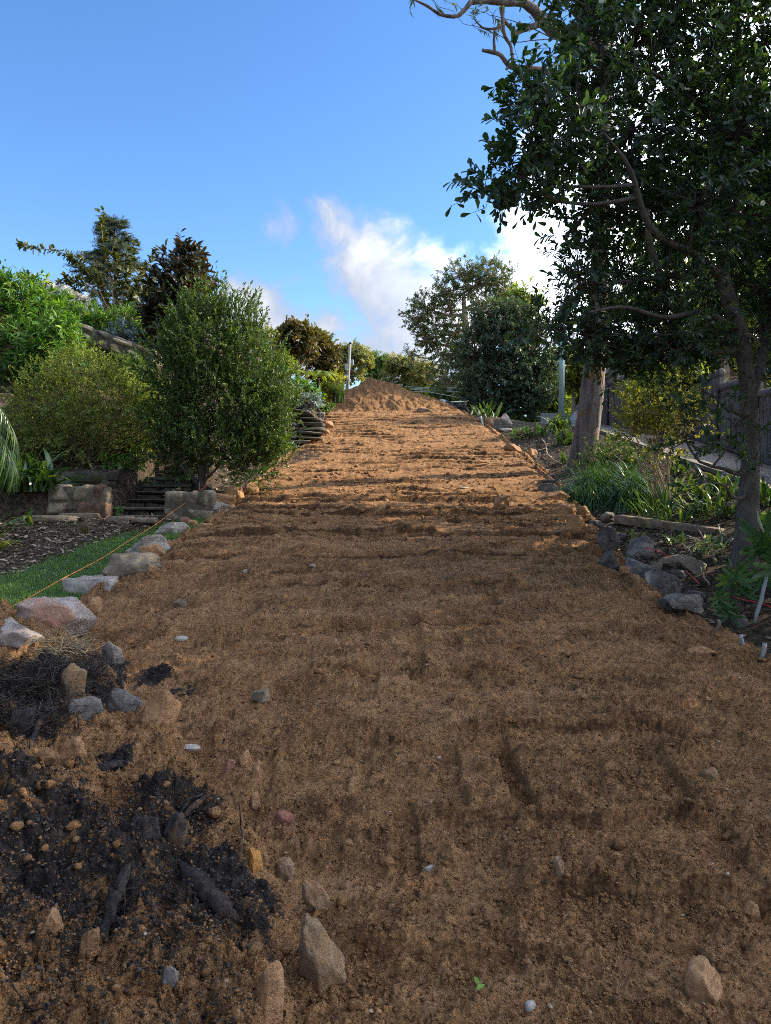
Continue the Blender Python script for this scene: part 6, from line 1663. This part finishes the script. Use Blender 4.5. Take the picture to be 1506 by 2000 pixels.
mk('pane', Geo().add(*boxgeo((11.2, hy0 - .035, E + 3.2), (1.04, .04, .84))), gl, wf, smooth=False)

# wheelie bins on the driveway in front of the fence
def bin_(label, u, vb, y, lidc, body):
    b = at(u, vb, y); t = thing('wheelie_bin', label, 'bin', b, 'wheelie bins')
    V, Q = boxgeo((0, 0, .48), (.52, .56, .92)); V[V[:, 2] < .2, :2] *= .8
    mk('body', Geo().add(V + b, Q), body, t, smooth=False)
    V, Q = boxgeo((0, -.02, .98), (.58, .66, .07), 0, .02, .0); mk('lid', Geo().add(V + b, Q), lidc, t)
    mk('handle', Geo().add(*tube([b + [-.22, .33, .93], b + [.22, .33, .93]], .015, 6)), body, t)
    for sx in (-.24, .24):
        mk('wheel', Geo().add(*tube([b + [sx - .025, .26, .10], b + [sx + .025, .26, .10]], .10, 14)), body, t)
teal = flat_mat('teal_plastic', (.01, .26, .20), .4, 0, .05); yel = flat_mat('yellow_plastic', (.55, .36, .06), .4, 0, .05); blk = flat_mat('dark_green_plastic', (.012, .02, .016), .45, 0, .1); bl = flat_mat('pale_blue_plastic', (.32, .42, .5), .5, 0, .1)
bin_('wheelie bin with dark body and teal lid by the fence', 1283, 842, 19.8, teal, blk)
bin_('wheelie bin with yellowish lid left of the teal lidded bin', 1246, 836, 21.0, yel, blk)
b = at(1266, 838, 19.2); V, Q = stone((.22, .2, .5), 5, 3, .2, 8, 4)
prop(mk('plastic_bag', Geo().add(V + b + [0, 0, .3], Q), bl), 'pale blue bag hanging beside the teal lidded bin', 'bag')

# low walls and ribbed screen at the end of the driveway
grey = flat_mat('grey_render', (.30, .28, .27), .85, 0, .12, 4); ribm = flat_mat('pale_grey_ribbed_panel', (.52, .55, .60), .5, 0, .05)
a0, a1 = at(1056, 832, 26.5), at(1104, 832, 26.5)
prop(mk('low_wall', Geo().add(*boxgeo(((a0[0] + a1[0]) / 2, 26.6, a0[2] + .14), (a1[0] - a0[0], .25, .66))), grey, smooth=False), 'low grey rendered wall behind the green pole', 'wall')
t = thing('ribbed_screen', 'pale ribbed metal screen with sloping top left of the gum trunk', 'screen', at(1120, 836, 26.0))
x0, x1 = at(1106, 0, 26)[0], at(1131, 0, 26)[0]
nr = 10
for i in range(nr):
    xa, xb = x0 + (x1 - x0) * i / nr, x0 + (x1 - x0) * (i + 1) / nr; top = at(0, 816 - 17 * (i + .5) / nr, 26)[2]; bot = at(0, 842, 26)[2]
    mk('panel', Geo().add(*boxgeo(((xa + xb) / 2, 26 + .01 * (i % 2), (top + bot) / 2), (xb - xa - .008, .03, top - bot))), ribm, t, smooth=False)
mk('post', Geo().add(*boxgeo((x1 + .04, 26, (at(0, 797, 26)[2] + at(0, 842, 26)[2]) / 2), (.07, .07, at(0, 797, 26)[2] - at(0, 842, 26)[2]))), grey, t, smooth=False)
a0, a1 = at(1132, 840, 26.8), at(1190, 840, 26.8)
prop(mk('low_wall', Geo().add(*boxgeo(((a0[0] + a1[0]) / 2, 26.8, a0[2] + .40), (a1[0] - a0[0], .25, .90))), grey, smooth=False), 'taller grey wall behind the gum trunk at the end of the driveway', 'wall')

# poles and wires
polem = flat_mat('pale_green_steel', (.30, .42, .40), .35, .3, .1); conp = bark_mat('weathered_pole_wood', (.18, .18, .15), (.33, .33, .29), (.15, .15, .11), 5, .1, .01)
b = at(1096, 840, 23.0); t = thing('street_light', 'pale green steel pole rising into the leaves', 'pole', b)
mk('pole', Geo().add(*tube([b, at(1098, 700, 23), at(1099, 590, 23)], [.10, .085, .075], 14)), polem, t)
mk('base_plate', Geo().add(*boxgeo(b + [0, 0, .03], (.3, .3, .04))), polem, t)
b = at(676, 800, 46); t = thing('utility_pole', 'weathered utility pole with boxes standing behind the mound', 'pole', b)
mk('pole', Geo().add(*tube([b, at(684, 671, 46)], [.125, .085], 12)), conp, t)
mk('pole_cap', Geo().add(*tube([at(684, 672, 46), at(684, 669, 46)], [.11, .09], 10)), M['dark_bark'], t)
ppl = flat_mat('pale_grey_box', (.36, .38, .37), .5)
for (u, v, w_, h_) in ((688.5, 708, .15, .34), (676, 717, .15, .40), (677.5, 737, .14, .26)):
    mk('service_box', Geo().add(*boxgeo(at(u, v, 45.75), (w_, .2, h_), 0, .02)), ppl, t)
c = at(671, 714, 45.9); mk('crossarm', Geo().add(*boxgeo(c, (.55, .06, .05))), ppl, t)
for u in (666, 672): mk('insulator', Geo().add(*tube([at(u, 713, 45.9), at(u, 709, 45.9)], .05, 8)), M['dark_bark'], t)
b = at(928, 835, 38); t = thing('utility_pole', 'pale pole half hidden at the left of the dense dark bush', 'pole', b)
mk('pole', Geo().add(*tube([b, at(926, 740, 38)], [.10, .08], 10)), ppl, t)
mk('crossarm', Geo().add(*boxgeo(at(924, 756, 37.8), (1.2, .08, .09))), ppl, t)
cab = flat_mat('pale_cable', (.45, .5, .5), .5)
for i, (v0_, v1_, u0_) in enumerate(((755, 756, 790), (758, 758, 800), (761, 760, 805), (764, 763, 800))):
    P = np.array([at(u0_ + (924 - u0_) * k / 11, v0_ + (v1_ - v0_) * k / 11 + 2.0 * math.sin(math.pi * k / 11), 46 - 8 * k / 11) for k in range(12)])
    prop(mk('overhead_cable', Geo().add(*tube(P, .012, 5)), cab), ('top', 'second', 'third', 'bottom')[i] + ' of the four overhead cables left of the half hidden pole', 'cable', 'overhead cables')
P = np.array([at(850 + 65 * k / 7, 785.5 + .4 * math.sin(k), 37) for k in range(8)])
prop(mk('overhead_cable', Geo().add(*tube(P, .03, 5)), cab), 'thick pale cable crossing low just above the slope edge', 'cable')
P = np.array([at(835 + 80 * k / 9, 765 + 15 * k / 9, 38.5) for k in range(10)])
prop(mk('overhead_cable', Geo().add(*tube(P, .012, 5)), cab), 'stay cable slanting down to the right below the four overhead cables', 'cable')

# black bags, scraps and stakes at the crest
bagm, tbg = new_mat('black_plastic'); nb_ = noise_(tbg, pos(tbg), 9, 5, .6, 1.0); surf(tbg, (.012, .014, .018), .35, bump(tbg, nb_, .08), 0, .5)
whm = flat_mat('white_plastic', (.40, .43, .45), .5, 0, .1, 8, .02)
for (u, v, w_, h_, m_, n_2, l, cat) in ((878, 799, 24, 19, bagm, 'rubbish_bag', 'black plastic rubbish bag at the crest, left of the other', 'bag'), (901, 806, 22, 19, bagm, 'rubbish_bag', 'black plastic rubbish bag at the crest, right of the other', 'bag'), (864, 791, 15, 11, whm, 'white_sack', 'crumpled white sack left of the black bags', 'sack')):
    y = 25.5; b = at(u, v, y); V, Q = stone((w_ * y / F, .5, h_ * 1.5 * y / F), u, 2.6, .34, 14, 5, .12)
    prop(mk(n_2, Geo().add(V + b + [0, 0, h_ * .25 * y / F], Q), m_), l, cat, 'black bags at the crest' if m_ is bagm else None)
pvc = flat_mat('white_pipe', (.22, .22, .215), .4, 0, .06); pg = flat_mat('pale_green_stake', (.48, .58, .50), .5, 0, .06); rst = flat_mat('rusty_steel', (.07, .035, .022), .8, 0, .3, 20); redm = flat_mat('red_string', (.62, .045, .06), .6, 0, .05); orm = flat_mat('orange_string', (.62, .17, .03), .55, 0, .05)
def stick(name, label, cat, p0, p1, r0, r1, mat, group=None, sides=7):
    return prop(mk(name, Geo().add(*tube(bend(p0, p1, 0, .006, 5), np.linspace(r0, r1, 5), sides, .04)), mat), label, cat, group)
b = hit(943, 832); stick('marker_stake', 'pale green stake leaning at the top right edge of the slope', 'stake', at(944, 833, b[1]), at(939, 813, b[1]), .03, .03, pg)
stick('steel_rod', 'thin rusty rod standing beside the pale green stake', 'rod', at(946.5, 834, b[1]), at(947, 814, b[1]), .018, .018, rst)
b = hit(922, 812); stick('marker_stake', 'pale stake slanting beside the black bags', 'stake', at(918, 812, 25), at(925, 796, 25), .03, .03, pg)
y = hit(1480, 1222)[1]; stick('pipe', 'white plastic pipe leaning among the fan palm leaves', 'pipe', at(1474, 1218, y), at(1497, 1128, y + .15), .017, .017, pvc, sides=12)
for (u, v, u2, v2, l) in ((1451, 1260, 1446, 1240, 'short white pipe stub in the black ditch'), (1488, 1286, 1494, 1256, 'mottled white pipe stub at the right edge of the ditch')):
    y = hit(u, v)[1]; stick('pipe_stub', l, 'pipe', at(u, v + 3, y), at(u2, v2, y), .014, .014, pvc, 'pipe stubs in the ditch', 10)
y = hit(1404, 1232)[1]; stick('splintered_stump', 'splintered tan stub of wood at the slope edge', 'stump', at(1404, 1236, y), at(1404, 1210, y), .02, .010, M['timber'])
# red marking string on the right, in two lengths
for pts, l in (([(1232, 1078), (1242, 1086), (1262, 1092), (1284, 1098), (1306, 1112)], 'red string lying over the grey rubble rocks'), ([(1336, 1138), (1348, 1152), (1360, 1164)], 'short length of red string beside the blackish rock'), ([(1424, 1190), (1446, 1196), (1470, 1202), (1500, 1210)], 'red string crossing the black ditch to the white pipe')):
    P = np.array([hit(u, v) + [0, -.06, .12] for u, v in pts]); prop(mk('red_string', Geo().add(*tube(spline(P, 16), .0045, 5)), redm), l, 'string', 'lengths of red string')
# sleeper and fallen sticks
a, c = hit(1205, 1022), hit(1402, 1050); a, c = a + [0, 0, .06], at(1414, 1043, c[1] + .15)
d = c - a; L = np.linalg.norm(d); V, Q = stone((L, .20, .12), 77, 12, .012, 16, 0, .008)
V = rot(V, math.atan2(d[1], d[0]), -math.asin(d[2] / L)) + (a + c) / 2
prop(mk('timber_sleeper', Geo().add(V, Q), M['timber']), 'long weathered timber sleeper lying across the right garden', 'sleeper')
for pts, r, m_, l in (([(1396, 1108), (1385, 1080), (1372, 1062), (1364, 1046)], .016, 'brown_bark', 'dark curved stick below the sleeper near the lichened trunk'), ([(1058, 862), (1066, 874), (1068, 890), (1082, 904), (1098, 912)], .018, 'pale_bark', 'pale grey crooked branch on the bank below the strap clumps'),
                      ([(1382, 1150), (1372, 1136), (1368, 1122), (1362, 1110)], .010, 'pale_bark', 'thin pale stick beside the rubble below the strap plant'), ([(1290, 978), (1262, 930), (1240, 912), (1220, 918)], .010, 'pale_bark', 'pale bent stem arching left from the yellow green shrub'), ([(1170, 900), (1172, 916), (1180, 924)], .008, 'pale_bark', 'short pale stick under the gum trunk'),
                      ([(1066, 880), (1048, 884), (1036, 886)], .009, 'pale_bark', 'thin side stick left of the pale crooked branch'), ([(1350, 1090), (1335, 1074), (1318, 1066)], .008, 'pale_bark', 'thin pale twig over the jagged rock')):
    P = np.array([hit(u, v) + [0, -.03, .05] for u, v in pts])
    if 'arching' in l: yy = hit(1298, 990)[1]; P = np.array([at(u, v, yy) for u, v in pts])
    prop(mk('fallen_branch', Geo().add(*tube(spline(P, 18) + .004 * rng.normal(size=(18, 3)), np.linspace(r, r * .5, 18), 7, .06)), M[m_]), l, 'branch', 'fallen sticks')
for (u, v, w_, h_, m_, l) in ((1186, 1036, 26, 9, 'dark_stone', 'small dark flat stone right of the dark wedge rock'), (1214, 1060, 24, 18, 'dark_stone', 'dark small rock behind the triangular upright rock'), (1288, 1114, 30, 16, 'tan_stone', 'tan stone tucked behind the long blue grey rock'), (1330, 1128, 34, 14, 'dark_stone', 'dark stone under the pale jagged rock'), (1222, 1120, 20, 14, 'soiled_stone', 'brown cobble between the dark flat rock and the blue grey rock'), (1360, 1170, 44, 14, 'dark_stone', 'flat black stone right of the big blackish rock'), (1440, 1194, 40, 16, 'dark_stone', 'black stone behind the pale ditch rock')):
    place('cobble', l, 'cobble', u, v, w_, h_, m_, .9, .4, .1, group='small rubble stones')

# orange string line on its stake
y = hit(388, 985)[1]; sb = at(388, 985, y); stp = at(389, 940, y)
stick('string_stake', 'thin steel stake holding the orange string beside the short wall', 'stake', sb, stp, .007, .007, rst)
P = np.array([at(387.5 + .8 * math.sin(k * 2.4), 977 - k * .9, y + .012 * math.cos(k * 2.4)) for k in range(18)])
prop(mk('string_winding', Geo().add(*tube(P, .006, 5)), redm), 'red string wound round the thin steel stake', 'string')
a, c = at(388, 962, y), at(-60, 1224, 4.9)
P = np.array([a + (c - a) * t_ - np.array([0, 0, .085 * 4 * t_ * (1 - t_) + .006 * math.sin(t_ * 23)]) for t_ in np.linspace(0, 1, 40)])
prop(mk('string_line', Geo().add(*tube(P, .0029, 6)), orm), 'taut orange builder string running over the lawn', 'string')
P = np.array([a, at(418, 932, y + .4)]); prop(mk('string_line', Geo().add(*tube(P, .0038, 6)), redm), 'short red string from the steel stake up to the dense tree', 'string')
# a few scraps on the slope
leafm = LM['bright']
for (u, v, l) in ((930, 1950, 'small fresh green leaf at the bottom edge of the slope'),):
    b = hit(u, v, DZ); V, Fx, k = leaves(np.array([b + [0, 0, .012], b + [.01, .02, .012]]), np.array([[.7, .5, .15], [-.2, .9, .2]]), np.array([[0, -.3, 1.], [.2, -.2, 1]]), .035, .016, 'oval')
    prop(mk('fallen_leaf', Geo().add(V, Fx, .8), leafm), l, 'leaf')
for (u, v, w_, h_, l) in ((1036, 1978, 24, 14, 'white plaster scrap at the bottom of the slope'), (368, 1468, 40, 8, 'white flaky strip at the edge of the heap'), (352, 1252, 26, 8, 'white flake in the clods below the boulders'), (610, 1107, 14, 5, 'white chip in the middle of the slope'), (478, 1118, 9, 6, 'white round chip left of the slope middle'), (905, 954, 22, 3, 'white flat chip high on the slope'), (842, 1702, 26, 8, 'white crumbled streak on the near slope'), (508, 1366, 22, 8, 'pale flake on the left of the slope')):
    place('pale_scrap', l, 'scrap', u, v, w_, h_, 'white_chip' if 'white_chip' in M else 'pale_stone', .7, .4, .05, sink=.4, group='pale scraps on the slope', p=2.4, n=7, f=DZ)
for o in COL.objects:
    if o.parent is None and o.get('category') and not o.get('kind'): o['kind'] = 'thing'
